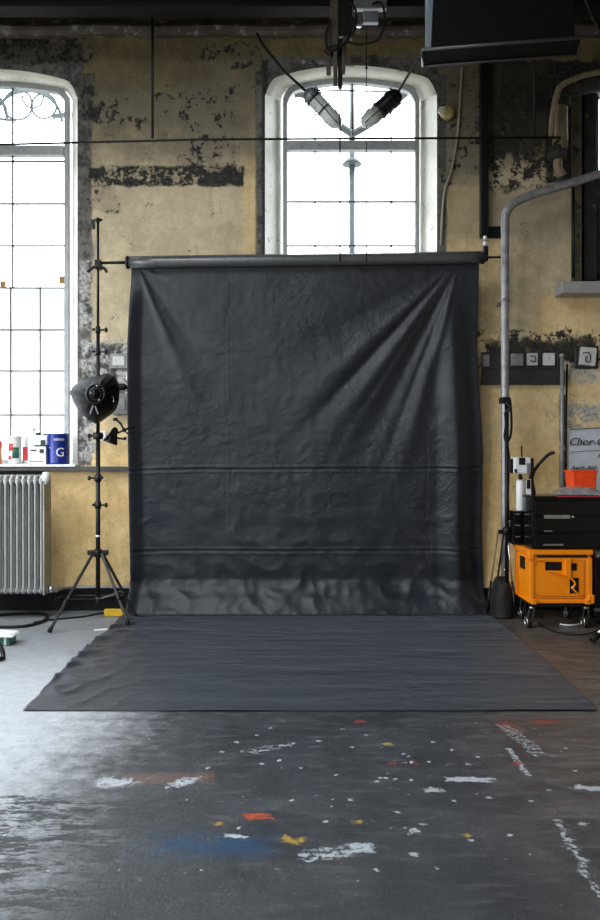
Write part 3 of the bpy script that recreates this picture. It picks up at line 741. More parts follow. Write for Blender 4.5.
tag(obj('lamp_cable', m, 'rubber'), 'black cable running up left from the pale flood lamp to the cornice', 'cable')
m = MB(); m.tube([at(397, 94, 6.5), at(404, 82, 6.3), at(421, 54, 5.9), at(440, 22, 5.5), at(452, -4, 5.3)], .009, 8)
tag(obj('lamp_cable', m, 'rubber'), 'black cable running up right from the dark flood lamp towards the hood', 'cable')

# ------------------------------------------------------------------ backdrop
YR = 6.62
ra, rb = at(129, 262.5, YR), at(481.5, 257.5, YR)
roll = thing('backdrop_roll', (ra+rb)/2, 'wide dark grey paper roll held level above the hanging backdrop', 'backdrop roll')
obj('paper_roll', MB().tube([ra+(rb-ra)*i/12 for i in range(13)], .043, 28), 'roll', roll)
dx = (rb-ra).normalized()
m = MB(); m.lathe(ra-dx*.018, [(.03, -.006), (.048, 0), (.048, .018)], dx, 20); obj('end_cap', m, 'black', roll)
m = MB(); m.lathe(rb, [(.048, 0), (.048, .018), (.03, .028)], dx, 20); obj('end_cap', m, 'black', roll)
m = MB(); m.tube([ra-dx*.24, ra-dx*.01], .011, 10); obj('crossbar', m, 'black_metal', roll)
m = MB(); m.tube([rb+dx*.01, rb+dx*.14], .008, 10); obj('crossbar', m, 'black_metal', roll)
m = MB(); q = at(485.5, 254, YR-.02)
m.box(q+Vector((-.018, -.02, -.05)), q+Vector((.018, .03, .055))); m.cyl(q+Vector((-.01, -.03, -.03)), q+Vector((-.01, .03, -.03)), .02)
obj('roll_clamp', m, 'black', roll, .004)
m = MB(); m.ball(q+Vector((-.005, -.01, .075)), .017); m.ball(q+Vector((-.005, -.01, .118)), .015); objs('clamp_knob', m, 'white', roll)
m = MB(); m.tube([q+Vector((-.005, 0, .05)), q+Vector((-.005, 0, .12))], .008, 8); obj('clamp_pin', m, 'dull_steel', roll)

# the paper sheet: profile by arc length s (from the roll) in (Y, Z)
Zr = (ra.z+rb.z)/2
Yfront = CH*F/(711.5-HZ)
prof = []
for i in range(9):
    a = math.radians(90*i/8); prof.append((YR+.046*math.sin(a), Zr+.046*math.cos(a)))
NB = 210; y_top = YR+.046; y_bot = 6.83; R = .20; zl = .25
for i in range(1, NB+1):
    q = i/NB; prof.append((y_top+(y_bot-y_top)*q**1.2, Zr+(zl-Zr)*q))
ctl = spline([(y_bot+.002, zl+.06, 0), (y_bot, zl, 0), (y_bot-.03, zl-.08, 0), (y_bot-.08, .11, 0), (y_bot-.125, .035, 0), (y_bot-.15, .006, 0), (y_bot-.19, .004, 0)], 24)[24:]
for i in range(1, 25): prof.append(tuple(ctl[int(i*(len(ctl)-1)/24)])[:2])
y_c = prof[-1][0]; NF = 150
for i in range(1, NF+1):
    q = i/NF; prof.append((y_c+(Yfront-y_c)*q, .004))
NX = 240
def smooth(a, b, x):
    q = max(0, min(1, (x-a)/(b-a))); return q*q*(3-2*q)
def nz(x, y, z=0): return mnoise.noise(Vector((x, y, z)))
def ridge(x, y, z=0): return 1-abs(nz(x, y, z))*2
vs = []; NP = len(prof)
tot = [0]
for i in range(1, NP): tot.append(tot[-1]+math.hypot(prof[i][0]-prof[i-1][0], prof[i][1]-prof[i-1][1]))
def XW(i):      # left and right edge by row
    Yc, Zc = prof[i]
    if i < NP-NF-24:
        q = max(0, (Zr-Zc)/Zr)
        xl = -1.250-.030*smooth(0, .3, q); xr = 1.327+.055*smooth(.15, .6, q)+.030*smooth(.72, 1, q)
    else:
        q = (6.83-Yc)/(6.83-Yfront)
        xl = -1.285-.019*q-.035*math.sin(q*math.pi); xr = 1.405-.01*q+.03*math.sin(q*math.pi)
    return xl, xr
Vx = [(-1.258+(1.332+1.258)*k/NX) for k in range(NX+1)]
for i in range(NP):
    Yc, Zc = prof[i]; xl, xr = XW(i)
    j0, j1 = max(0, i-1), min(NP-1, i+1)
    tY, tZ = prof[j1][0]-prof[j0][0], prof[j1][1]-prof[j0][1]; Ln = math.hypot(tY, tZ); nY, nZ = tZ/Ln, -tY/Ln     # normal towards camera/up
    hang = i < NP-NF-24; s = tot[i]
    fade = smooth(0, .25, s)
    for k in range(NX+1):
        u = k/NX; x = xl+(xr-xl)*u
        d = 0.0
        px = 300+x*F/Yc
        if hang:
            drop = Zr-Zc
            # pull folds fanning from the top right corner
            ax, az = 1.20, 0.0
            ddx, ddz = ax-x, drop+.02
            r = math.hypot(ddx, ddz); th = math.degrees(math.atan2(ddx, ddz))
            w = smooth(.0, .25, r)*(1-smooth(1.1, 2.0, r))
            for c, wd, am in ((37, 3.2, .024), (48, 3.6, .018), (27, 3, -.018), (16, 3, .020), (60, 5, -.010), (43, 1.6, -.012), (32, 1.4, .007), (21, 1.3, -.006)):
                d += am*w*min(1, r*1.4)*math.exp(-((th-c)/wd)**2)
            # left corner fan
            ddx, ddz = x+1.22, drop+.02; r = math.hypot(ddx, ddz); th = math.degrees(math.atan2(ddx, ddz))
            w = smooth(0, .2, r)*(1-smooth(.6, 1.3, r))
            d += w*(.013*math.exp(-((th-22)/3.5)**2)-.010*math.exp(-((th-34)/5)**2)+.010*math.exp(-((th-52)/7)**2))
            # curled selvedges
            kk = smooth(.1, .7, drop); d += kk*(.050*smooth(.862, .925, u)-.115*smooth(.922, .985, u))
            e = 1-smooth(0, .040, u); d += .050*e*smooth(.05, .4, drop)
            # factory creases
            for zc_, am in ((at(0, 468.5, 6.72).z, .010), (at(0, 551, 6.75).z, .006)):
                dz = Zc-zc_-.006*nz(x*2, 3)
                d += am*(math.exp(-((dz-.010)/.006)**2)-1.2*math.exp(-((dz+.006)/.007)**2)+.7*math.exp(-((dz+.022)/.006)**2))
            for xc_, am in ((at(228, 0, 6.7).x, .003), (at(430, 0, 6.7).x, .0035)):
                dd = x-xc_-.003*nz(Zc*2, 7)
                d += am*(abs(dd) < .004)-am*.6*math.exp(-(dd/.016)**2)
            low = smooth(1.5, 2.5, drop)
            d += .018*nz(x*1.1, Zc*.8, 3)+.0045*nz(x*3.3, Zc*2.6, 9)
            d += (.003+.008*low)*(ridge(x*4.5+Zc*1.5, Zc*5.5, 2)-.5)+.0018*(ridge(x*11, Zc*13, 5)-.5)
            d *= fade
        elif i < NP-NF:
            q = (i-(NP-NF-24))/24
            a_ = 1-.8*q
            d = a_*(.020*nz(x*1.1, Zc*.8, 3)+.009*nz(x*3.3, Zc*2.6, 9)+.016*(ridge(x*4.5+Zc*1.5, Zc*5.5, 2)-.5)+.005*(ridge(x*11, Zc*13, 5)-.5))
            d += (1-q)*(.050*smooth(.862, .925, u)-.115*smooth(.922, .985, u))+(1-q)*.05*(1-smooth(0, .04, u))
            d += .03*math.exp(-((u-.965)/.02)**2)*math.sin(q*math.pi)
            if q > .5: d = max(d, -.002)
        else:
            q = (y_c-Yc)/(y_c-Yfront)
            side = max(math.exp(-(u/.07)), .12*math.exp(-((1-u)/.05)))
            d = .010*max(0, nz(x*1.2, Yc*4.5, 4))+.004*max(0, nz(x*2.2, Yc*14, 8))
            d += side*.045*max(0, ridge(x*5-Yc*2.0, Yc*3.2+x*2, 6)-.35)*(1-smooth(.97, 1, q)) + .004*side
            if q < .06: d += .012*(1-q/.06)*max(0, ridge(x*4.5, 1, 2)-.4)
            d = max(d, .0)
            if k in (0,): d *= .2
        xx = x
        if not hang and i >= NP-NF: xx += (.014*nz(Yc*5, 2)+.008*nz(Yc*14, 5))*(math.exp(-u/.05)-math.exp(-(1-u)/.05)*.4)
        tilt = (rb.z-ra.z)*(u-.5)*max(0, 1-s/2.6)
        Zf = Zc+nZ*d+tilt
        if not hang: Zf = max(Zf, .003)
        vs.append((xx, min(Yc+nY*d, 6.93), Zf))
m = MB(); m.add(vs, [(i*(NX+1)+k, i*(NX+1)+k+1, (i+1)*(NX+1)+k+1, (i+1)*(NX+1)+k) for i in range(NP-1) for k in range(NX)], True)
bd = obj('paper_backdrop', m, 'paper')
tag(bd, 'dark grey seamless paper hanging from the roll and sweeping out over the floor', 'backdrop')
sol = bd.modifiers.new('thick', 'SOLIDIFY'); sol.thickness = .0015; sol.offset = 0

# ------------------------------------------------------------------ left stand
YS = 6.55
S = lambda x, y, d=0: at(x, y, YS+d)
bx0 = S(98, 500); X0 = bx0.x
st = thing('light_stand', Vector((X0, YS, 0)), 'tall black tripod light stand left of the backdrop, holding the softbox', 'light stand')
def zs(py): return CH+(HZ-py)*YS/F
m = MB(); m.cyl((X0, YS, .10), (X0, YS, zs(440)), .0165); obj('lower_tube', m, 'black_metal', st)
m = MB(); m.cyl((X0, YS, zs(440)), (X0, YS, zs(330)), .0135); obj('middle_tube', m, 'black_metal', st)
m = MB(); m.cyl((X0, YS, zs(330)), (X0, YS, zs(220)), .0095); obj('upper_tube', m, 'black_metal', st)
def collar(py, r=.021, knob=1):
    m = MB(); z = zs(py); m.cyl((X0, YS, z-.025), (X0, YS, z+.025), r)
    m.bar((X0+.01*knob, YS, z), (X0+.05*knob, YS-.01, z), .012, .014)
    k = obj('collar', m, 'black', st)
    m = MB(); m.lathe((X0+.05*knob, YS-.01, z), [(.008, 0), (.017, .004), (.017, .018), (.008, .022)], (knob, 0, 0), 12)
    obj('knob', m, 'black', k)
    m = MB(); m.lathe((X0-.02*knob, YS-.01, z+.002), [(.010, 0), (.010, .02)], (-knob, 0, 0), 10); obj('stop_pin', m, 'black', k)
for py, r, k in ((330, .018, 1), (352, .019, 1), (436, .036, -1), (478, .026, -1), (505, .024, 1)): collar(py, r, k)
m = MB(); z = zs(220); m.cyl((X0-.03, YS, z), (X0+.03, YS, z), .009); m.cyl((X0, YS, z-.02), (X0, YS, z+.015), .013)
m.poly([(X0-.05, z), (X0-.02, z-.005), (X0-.022, z-.06), (X0-.035, z-.07)], YS-.02, YS+.01); obj('top_cap', m, 'black', st)
# crossbar hook
m = MB(); z = S(0, 265).z; m.box((X0-.02, YS-.025, z-.03), (X0+.022, YS+.05, z+.035))
m.tube(spline([(X0-.07, YS-.02, z-.055), (X0-.04, YS-.03, z-.03), (X0, YS-.04, z-.02), (X0+.05, YS-.03, z-.03), (X0+.07, YS-.03, z-.06)]), .012, 8)
m.tube([(X0, YS+.05, z), (X0, YR, ra.z)], .012, 8)
obj('hook_clamp', m, 'black', st, .004)
zap = zs(553)
m = MB(); m.lathe((X0, YS, zap-.03), [(.02, 0), (.034, .005), (.036, .05), (.022, .06)]); m.box((X0-.075, YS-.02, zap-.015), (X0+.075, YS+.02, zap+.02)); obj('leg_hub', m, 'black', st, .005)
feet = [(-.215, -.50), (.27, -.27), (.27, .02)]
for fx, fy in feet:
    a = Vector((X0+fx*.12, YS+fy*.10, zap)); b = Vector((X0+fx, YS+fy, .014))
    if fx > 0: b.z = .026
    u = (b-a)
    lg = obj('leg', MB().bar(a, a+u*.985, .020, .016, (0, 1, 0)), 'black_metal', st, .004)
    m = MB(); m.lathe(a+u*.95, [(.013, 0), (.016, .01), (.016, .03), (.011, .04)], u, 12); obj('rubber_foot', m, 'rubber', lg)
    m = MB(); m.lathe(a+u*.62, [(.014, 0), (.016, .005), (.016, .03), (.014, .035)], u, 10); obj('leg_joint', m, 'black', lg)
    m = MB(); m.bar((X0, YS, .15), a+u*.60, .010, .004); obj('brace', m, 'dull_steel', st)
m = MB(); m.cyl((X0, YS, .09), (X0, YS, .17), .022); obj('brace_hub', m, 'black', st)
m = MB(); m.cyl((X0, YS, zs(537)), (X0, YS, zs(535)), .018); obj('sticker', m, 'white', st)

# softbox
YB_ = 6.36; B = lambda x, y, d=0: at(x, y, YB_+d)
sb = thing('softbox', B(97, 424), 'black crumpled softbox seen from behind, mounted on the left light stand', 'softbox')
out = [(69, 392), (74, 386), (80, 381), (90, 377.5), (100, 375), (108, 373), (115, 376), (118.5, 383), (119.5, 392), (119, 401), (116, 410), (110, 415.5), (103.5, 420), (97, 424.5), (88, 420), (78, 410), (73, 401)]
cx_, cy_ = 95.5, 395
rings = []; levels = [(1.0, .22), (.985, .17), (.86, .07), (.66, -.02), (.45, -.08), (.34, -.10)]
oo = []
for i in range(len(out)):
    a = out[i]; b = out[(i+1) % len(out)]
    for q in (0, .33, .66): oo.append((a[0]+(b[0]-a[0])*q, a[1]+(b[1]-a[1])*q))
n = len(oo); vs = []
for li, (k, dd) in enumerate(levels):
    for i, (x, y) in enumerate(oo):
        wv = .012*math.sin(i*1.9+li)+.010*math.sin(i*.8+li*2)
        vs.append(B(cx_+(x-cx_)*k, cy_+(y-cy_)*k, dd+(wv if 0 < li < 5 else 0)))
m = MB(); m.add(vs, [(a*n+i, a*n+(i+1) % n, (a+1)*n+(i+1) % n, (a+1)*n+i) for a in range(len(levels)-1) for i in range(n)], True)
m.add(vs[-n:], [tuple(range(n))])
obj('fabric_shell', m, simple('softbox_fabric', (.004, .004, .005, 1), .5, 0, bscale=25, bump=.4, spec=.15), sb)
m = MB(); m.add([B(cx_+(x-cx_)*.99, cy_+(y-cy_)*.99, .215) for x, y in oo], [tuple(reversed(range(n)))]); obj('diffuser', m, 'white', sb)
m = MB(); m.ring(B(95.5, 394, -.11), .062, .010); m.ring(B(95.5, 394, -.13), .038, .007); obj('speed_ring', m, 'black_gloss', sb)
m = MB(); m.lathe(B(95.5, 394, -.1), [(.030, 0), (.034, -.03), (.03, -.07), (.012, -.08)], (0, 1, 0), 16); obj('lamp_socket', m, 'black_gloss', sb)
m = MB()
for x0, y0, x1, y1 in ((93, 405, 90, 414), (95, 406, 98, 414), (90, 386, 93, 384), (100, 386, 103, 389), (111, 385, 113.5, 402)):
    m.bar(B(x0, y0, -.09 if x0 < 110 else .02), B(x1, y1, -.06 if x0 < 110 else .03), .008, .006, (0, 1, 0))
m.ball(B(90.5, 393, -.16), .012, 10, 8); m.ball(B(99, 400, -.14), .007, 8, 6); m.ball(B(97, 386, -.14), .007, 8, 6)
objs('ring_latch', m, 'steel', sb)
m = MB(); m.tube([B(96, 395, -.02), (X0, YS, B(96, 395).z-.02)], .012, 8); m.cyl((X0, YS, B(0, 402).z), (X0, YS, B(0, 388).z), .022); obj('swivel', m, 'black', sb)

# small clamp lamp near the backdrop's left edge
YC = 6.60; K = lambda x, y, d=0: at(x, y, YC+d)
cl = thing('clamp_spotlight', K(113, 446), 'small black spotlight on a jointed clamp arm against the backdrop edge', 'spotlight')
m = MB(); ax = (K(110, 444)-K(115, 431)); m.lathe(K(115, 430), [(.012, -.02), (.026, 0), (.030, .03), (.052, .085), (.055, .10), (.045, .095)], ax, 20); obj('lamp_shade', m, 'black_gloss', cl)
m = MB(); m.tube([K(118, 433), K(124, 430), K(121, 424), K(115.5, 419)], .008, 8); m.tube([K(124, 430), K(131, 427)], .008, 8); m.tube([K(116, 438), K(125, 439)], .008, 8); m.tube([K(124, 430), K(128, 434), K(131, 432)], .006, 8); obj('jointed_arm', m, 'black_metal', cl)
m = MB(); m.ball(K(124, 430), .016, 10, 8); m.ball(K(125, 438.5), .013, 10, 8); m.box(K(113, 418), K(118, 421, .02)); objs('joint', m, 'black', cl)
m = MB(); m.tube([K(131, 427), K(134, 427.5, .05)], .008, 8); obj('clamp_end', m, 'black', cl)

# wall fittings left of backdrop
def wallbox(name, px0, py0, px1, py1, dep, mat, label, cat, plate=None, tilt=0):
    a = wx(px0); b = wx(px1); z1, z0 = wz(py0), wz(py1)
    o = thing(name, (((a+b)/2), WY, z0), label, cat)
    m = MB(); c = ((a+b)/2, WY-dep/2+.002, (z0+z1)/2)
    m.cbox(c, (b-a, dep, z1-z0), Matrix.Rotation(tilt, 3, 'Y')); obj('housing', m, mat, o, .006)
    if plate:
        m = MB(); m.cbox((c[0], WY-dep-.002, c[2]), ((b-a)*.66, .008, (z1-z0)*.62), Matrix.Rotation(tilt, 3, 'Y')); obj('cover_plate', m, plate, o, .004)
    return o
wallbox('wall_socket_box', 111, 354, 129, 369, .05, 'grey_box', 'flaking grey metal box on the wall above the softbox', 'wall box', 'socket')
o = wallbox('switch_box', 116, 394, 129.5, 414.5, .07, 'grey_box', 'grey metal switch box on the wall right of the softbox', 'switch box', 'grey_box')
wallbox('cable_clip', 126.5, 372, 130, 381, .03, 'socket', 'upper small white cable clip on the wall beside the backdrop edge', 'cable clip')
m = MB(); m.lathe(K(124, 387, .02), [(.014, -.06), (.026, -.05), (.026, .0), (.016, .02)], (1, 0, 0), 14); m.tube([K(124, 387, .02), Vector((K(124, 387).x, WY, K(124, 387).z))], .008, 8)
tag(obj('round_button', m, 'black'), 'small black round knob on the wall between softbox and backdrop', 'knob')
wallbox('cable_clip', 126, 392, 130, 399, .04, 'socket', 'lower small white cable clip, just above the switch box', 'cable clip')
m = MB(); m.add([at(99, 430, 6.944), at(106, 431, 6.944), at(105.5, 440, 6.944), at(99.5, 441, 6.944)], [(0, 3, 2, 1)]); m.add([at(99, 430, 6.949), at(106, 431, 6.949), at(105.5, 440, 6.949), at(99.5, 441, 6.949)], [(0, 1, 2, 3)])
tag(obj('paper_note', m, 'white'), 'small white scrap of paper on the wall below the softbox', 'paper')

# ------------------------------------------------------------------ radiator
rd = thing('radiator', (at(20, 598, 6.55).x, 6.6, 0), 'pale grey cast-iron column radiator under the left window', 'radiator')
def section_mb(x):
    m = MB(); z0, z1 = .175, 1.045
    for y in (6.53, 6.60, 6.67):
        m.tube([(x, y, z0+.03), (x, y, z0+.07), (x, y, z1-.07), (x, y, z1-.03)], [.018, .0088, .0088, .018], 10, sy=1.8)
    for z in (z0+.035, z1-.035):
        m.tube([(x, 6.505, z), (x, 6.525, z), (x, 6.60, z), (x, 6.675, z), (x, 6.695, z)], [.010, .021, .023, .021, .010], 12)
    m.tube([(x, 6.515, z1-.03), (x, 6.53, z1-.006), (x, 6.67, z1-.006), (x, 6.685, z1-.03)], .014, 8)
    return m
xr_ = at(41.5, 0, 6.53).x
for i in range(14):
    obj('column_section', section_mb(xr_-i*.0432), 'rad', rd)
m = MB()
for z in (.21, 1.01): m.cyl((xr_-14*.0432, 6.6, z), (xr_+.03, 6.6, z), .026)
objs('header', m, 'rad', rd)
m = MB(); m.box((xr_+.012, 6.515, .18), (xr_+.026, 6.69, 1.04)); obj('end_plate', m, 'rad_end', rd, .006)
m = MB(); v = at(46, 476, 6.5); m.lathe(v+Vector((0, 0, -.06)), [(.010, 0), (.012, .02), (.028, .03), (.03, .06), (.024, .085), (.012, .09)], seg=14); m.tube([v+Vector((0, 0, -.03)), (xr_, 6.6, 1.01)], .012, 8); obj('valve', m, 'white', rd)
m = MB(); m.tube(spline([(xr_+.02, 6.6, .215), (xr_+.06, 6.6, .215), (xr_+.09, 6.62, .20)]), .016, 8); m.lathe((xr_+.05, 6.6, .19), [(.02, 0), (.026, .01), (.026, .045), (.015, .05)]); obj('lower_valve', m, 'steel', rd)
m = MB()
for i in (2, 11):
    x = xr_-i*.0432
    for z in (.26, .95): m.box((x-.012, 6.60, z), (x+.012, WY-.002, z+.02))
objs('wall_bracket', m, 'rad', rd)
for dz, lb in ((.185, 'upper thin pipe running along the skirting right of the radiator'), (.12, 'lower thin pipe running along the skirting right of the radiator')):
    m = MB(); m.tube(spline([(xr_+.07, 6.64, dz+.01), (xr_+.13, 6.86, dz), (xr_+.4, 6.89, dz), (-1.2, 6.89, dz-.005)]), .012, 8)
    tag(obj('skirting_pipe', m, 'dull_steel' if dz > .15 else 'black_metal'), lb, 'pipe')

# ------------------------------------------------------------------ pots and tins on the left sill
YT = 6.93; T_ = lambda x, y: at(x, y, YT); zt0 = SILL+.002
def label_text(s, loc, size, mat, parent, name, rot=(math.pi/2, 0, 0), shear=0.0, thick=.0015):
    cu = bpy.data.curves.new('t', 'FONT'); cu.body = s; cu.size = size; cu.extrude = thick; cu.shear = shear; cu.align_x = 'CENTER'; cu.align_y = 'CENTER'; cu.resolution_u = 3
    tmp = bpy.data.objects.new('t', cu); C.objects.link(tmp)
    bpy.context.view_layer.update(); dg = bpy.context.evaluated_depsgraph_get()
    me = bpy.data.meshes.new_from_object(tmp.evaluated_get(dg)); bpy.data.objects.remove(tmp)
    me.transform(Matrix.Translation(Vector(loc)-(wloc(parent) if parent else Vector())) @ Matrix.Rotation(rot[2], 4, 'Z') @ Matrix.Rotation(rot[0], 4, 'X'))
    me.materials.clear(); me.materials.append(M[mat])
    o = bpy.data.objects.new(name, me); C.objects.link(o); o.parent = parent; return o
# blue tin
c = T_(58, 464); c.z = zt0; r = 11*YT/F
tin = thing('paint_tin', c, 'dark blue paint tin with a white letter mark, beside the window jamb', 'tin')
hh = T_(0, 434).z-zt0
m = MB(); m.lathe(c, [(r*.97, 0), (r, .006), (r*.98, .02), (r*.98, hh-.02), (r, hh-.01), (r, hh)], seg=32); obj('tin_body', m, 'blue', tin)
m = MB(); m.lathe(c+Vector((0, 0, hh)), [(r*.98, -.002), (r*.98, .004), (r*.86, .003), (r*.84, -.004)], seg=32); obj('lid', m, 'blue', tin)
m = MB(); m.tube([c+Vector((r*math.sin(a)*1.02, -r*math.cos(a)*.15-.0, hh-.03-.04*math.cos(a))) for a in [math.pi*(-.5+i/12) for i in range(13)]], .003, 6)
def curved_text(s, zc, size, a_c, name):
    o = label_text(s, (0, 0, 0), size, 'white', tin, name)
    for v in o.data.vertices:
        w = v.co+c; a = a_c+(w.x)/r; d = r*.985+.0015*(1 if w.y < 0 else 0)
        v.co = Vector((c.x+d*math.sin(a), c.y-d*math.cos(a), zc+w.z))-c
curved_text('G', zt0+hh*.38, .095, .45, 'letter_mark')
curved_text('mmm', zt0+hh*.82, .035, .35, 'small_lettering')
curved_text('m', zt0+hh*.55, .02, -.5, 'small_lettering')
# white box stack
a = T_(23, 435); b = T_(46, 464)
o = thing('square_canister', Vector(((a.x+b.x)/2, 7.02, zt0)), 'tall off-white canister with a black cap, between the pot and the blue tin', 'canister')
m = MB(); m.box((a.x, 6.965, zt0), (b.x, 7.10, a.z)); obj('canister_body', m, 'white', o, .008)
m = MB(); m.cyl(((a.x+b.x)/2-.0, 7.03, a.z-.004), ((a.x+b.x)/2, 7.03, a.z+.02), .022); m.cyl((b.x-.03, 7.03, a.z-.002), (b.x-.03, 7.03, a.z+.012), .022); obj('cap', m, 'black', o)
m = MB(); q = at(34, 433, 7.03); m.lathe(q, [(.006, -.02), (.006, .02), (.011, .022), (.008, .035)], seg=10); obj('spout', m, 'black', o)
m = MB(); q0 = at(40.5, 440, 6.962); q1 = at(45.5, 446, 6.966); m.box(q0, q1); obj('dark_print', m, 'ink', o)
m = MB(); q0 = at(22.6, 446.5, 6.955); q1 = at(28.4, 460, 6.966); m.box(q0, q1); obj('red_label', m, 'red', o)
m = MB(); a = at(28.5, 446.5, 6.86); b = at(46.5, 464, 6.86); 
o = thing('carton', Vector(((a.x+b.x)/2, 6.88, zt0)), 'small white box standing in front of the tall canister', 'box')
m.box((a.x, 6.845, zt0), (b.x, 6.93, a.z)); obj('carton_body', m, 'white', o, .003)
m = MB(); m.box((a.x+.02, 6.84, a.z-.034), (a.x+.065, 6.846, a.z-.024)); m.box((a.x+.09, 6.84, a.z-.05), (a.x+.12, 6.846, a.z-.02)); m.box((a.x+.01, 6.84, zt0+.02), (b.x-.02, 6.846, zt0+.024)); objs('printed_mark', m, 'ink', o)
m = MB(); m.box((a.x+.045, 6.86, a.z), (b.x-.005, 6.90, a.z+.012)); obj('lid', m, 'ink', o)
# pot with red and green label
c = T_(15, 464); c.z = zt0; r = 6.6*YT/F; hh = T_(0, 437).z-zt0
o = thing('plastic_pot', c, 'whitish pot with a red and green label, left of the canister', 'pot')
m = MB(); m.lathe(c, [(r*.92, 0), (r*.95, .01), (r, hh*.9), (r, hh)], seg=28); obj('pot_body', m, 'whitish', o)
m = MB(); m.lathe(c+Vector((0, 0, hh)), [(r*1.05, -.012), (r*1.05, .006), (r*.9, .008)], seg=28); m.box(c+Vector((-.02, -.01, hh)), c+Vector((.03, .01, hh+.016))); obj('lid', m, 'white', o)
def wrap(c, r, a0, a1, z0, z1, name, mat, parent):
    m = MB(); N = 10; vs = []
    for i in range(N+1):
        a = a0+(a1-a0)*i/N
        for z in (z0, z1): vs.append((c.x+r*math.sin(a), c.y-r*math.cos(a), z))
        for z in (z1, z0): vs.append((c.x+(r-.003)*math.sin(a), c.y-(r-.003)*math.cos(a), z))
    m.add(vs, [(i*4+k, i*4+(k+1) % 4, (i+1)*4+(k+1) % 4, (i+1)*4+k) for i in range(N) for k in range(4)], True); obj(name, m, mat, parent)
wrap(c, r*1.02, -.75, .0, zt0+hh*.5, zt0+hh*.75, 'red_label', 'red', o)
wrap(c, r*1.02, -.1, .9, zt0+hh*.22, zt0+hh*.62, 'green_label', 'green', o)
wrap(c, r*1.02, -1.2, -.3, zt0+hh*.18, zt0+hh*.3, 'pink_label', 'red', o)
# orange pot at the frame edge
c = T_(-6, 464); c.z = zt0; r = .062; hh = T_(0, 441).z-zt0
o = thing('paint_pot', c, 'orange and red pot cut off by the left picture edge on the sill', 'pot')
m = MB(); m.lathe(c, [(r*.94, 0), (r*.97, .01), (r*.97, hh*.75)], seg=28); obj('pot_body', m, simple('amber', srgb(190, 110, 35), .4), o)
m = MB(); m.lathe(c+Vector((0, 0, hh*.75)), [(r, 0), (r, hh*.25), (r*.9, hh*.26)], seg=28); obj('lid', m, 'red_orange', o)

# ------------------------------------------------------------------ socket board at right
sbt = thing('socket_board', at(522, 385, 6.9), 'black wall board carrying a row of sockets right of the grey pipe', 'socket board')
m = MB(); m.box((wx(481), 6.93, wz(369)), (wx(557), WY, wz(352.5))); m.box((wx(481), 6.90, wz(369.5)), (wx(557), WY, wz(367.5))); m.box((wx(556), 6.915, wz(369)), (wx(559), WY, wz(351.5))); obj('socket_rail', m, 'dark_board', sbt, .003)
m = MB(); m.box((wx(481), 6.905, wz(385)), (wx(563), WY, wz(369.5))); obj('lower_board', m, 'dark_board', sbt, .004)
for px0, px1, py0, py1, mt in ((482, 488.5, 355, 367, 'grey_box'), (510, 522, 354, 366.5, 'grey_box'), (526, 536.5, 353.5, 366, 'socket'), (542, 553.5, 353.5, 366, 'socket')):
    m = MB(); m.box((wx(px0), 6.905, wz(py1)), (wx(px1), 6.935, wz(py0))); so = obj('socket', m, mt, sbt, .005)
    m = MB(); cxm = (wx(px0)+wx(px1))/2; cz = (wz(py0)+wz(py1))/2
    if px0 == 526:
        m.tube(spline([(cxm-.02, 6.903, cz+.02), (cxm+.015, 6.9, cz+.022), (cxm+.015, 6.9, cz-.02), (cxm-.02, 6.903, cz-.01)]), .004, 6); obj('socket_mark', m, 'ink', so)
    elif px0 == 542:
        m.ball((cxm, 6.903, cz+.01), .004, 8, 6); obj('socket_mark', m, 'ink', so)
o = wallbox('tilted_socket', 578.5, 348, 594, 366, .06, 'socket', 'tilted white wall socket with a dark curved mark, near the right edge', 'socket', None, .10)
m = MB(); q = at(586.5, 357, 6.885); m.tube(spline([q+Vector((-.03, 0, .03)), q+Vector((.02, 0, .032)), q+Vector((.028, 0, -.03)), q+Vector((-.002, 0, -.035)), q+Vector((-.004, 0, .0)), q+Vector((.01, 0, .0))]), .004, 6); obj('socket_mark', m, 'ink', o)
m = MB(); m.box((wx(574), 6.935, wz(369)), (wx(598), WY-.0, wz(346))); obj('back_plate', m, 'dark_board', o, .01)
m = MB(); m.tube([at(562, 355, 6.86), at(562, 430, 6.86), Vector((at(562, 0, 6.86).x, 6.86, .18))], .0145, 10); m.lathe(at(562, 356, 6.86), [(.02, -.01), (.022, .01), (.012, .02)], seg=10)
tag(obj('upright_conduit', m, 'pipe_grey'), 'grey upright conduit dropping from the socket board beside the whiteboard', 'conduit')
m = MB(); m.tube([at(567, 364, 6.9), at(566, 430, 6.9), Vector((at(566.5, 0, 6.9).x, 6.9, .18))], .008, 8)
tag(obj('upright_cable', m, 'black_metal'), 'thin dark cable running close right of the grey upright conduit', 'cable')

# whiteboard
wb = thing('whiteboard', at(590, 500, 6.9), 'pale handwritten whiteboard leaning on the wall at the right edge', 'whiteboard')
m = MB(); p0 = at(568.5, 429, 6.91); p1 = at(640, 424, 6.91); p2 = at(640, 510, 6.84); p3 = at(569.5, 510, 6.84)
m.hexa([p3, p2, p2+Vector((0, .02, 0)), p3+Vector((0, .02, 0)), p0, p1, p1+Vector((0, .02, 0)), p0+Vector((0, .02, 0))]); obj('board', m, 'whiteboard', wb)
def wbp(x, y): 
    q = (y-426)/(510-426); return at(x, y, 6.905-.07*q-.006)
m = MB(); m.tube([wbp(570, 452), wbp(585, 451), wbp(620, 449)], .002, 6); m.tube([wbp(570, 429.5), wbp(620, 426.5)], .003, 6); obj('ruled_line', m, 'ink', wb)
o = label_text('Chor-C', (wbp(586, 442)), .085, 'ink', wb, 'handwriting', shear=.35)
o = label_text('A', (wbp(599, 456)), .04, 'ink', wb, 'handwriting', shear=.2)
o = label_text('Aech Ald', (wbp(583, 468)), .05, 'ink', wb, 'handwriting', shear=.3)

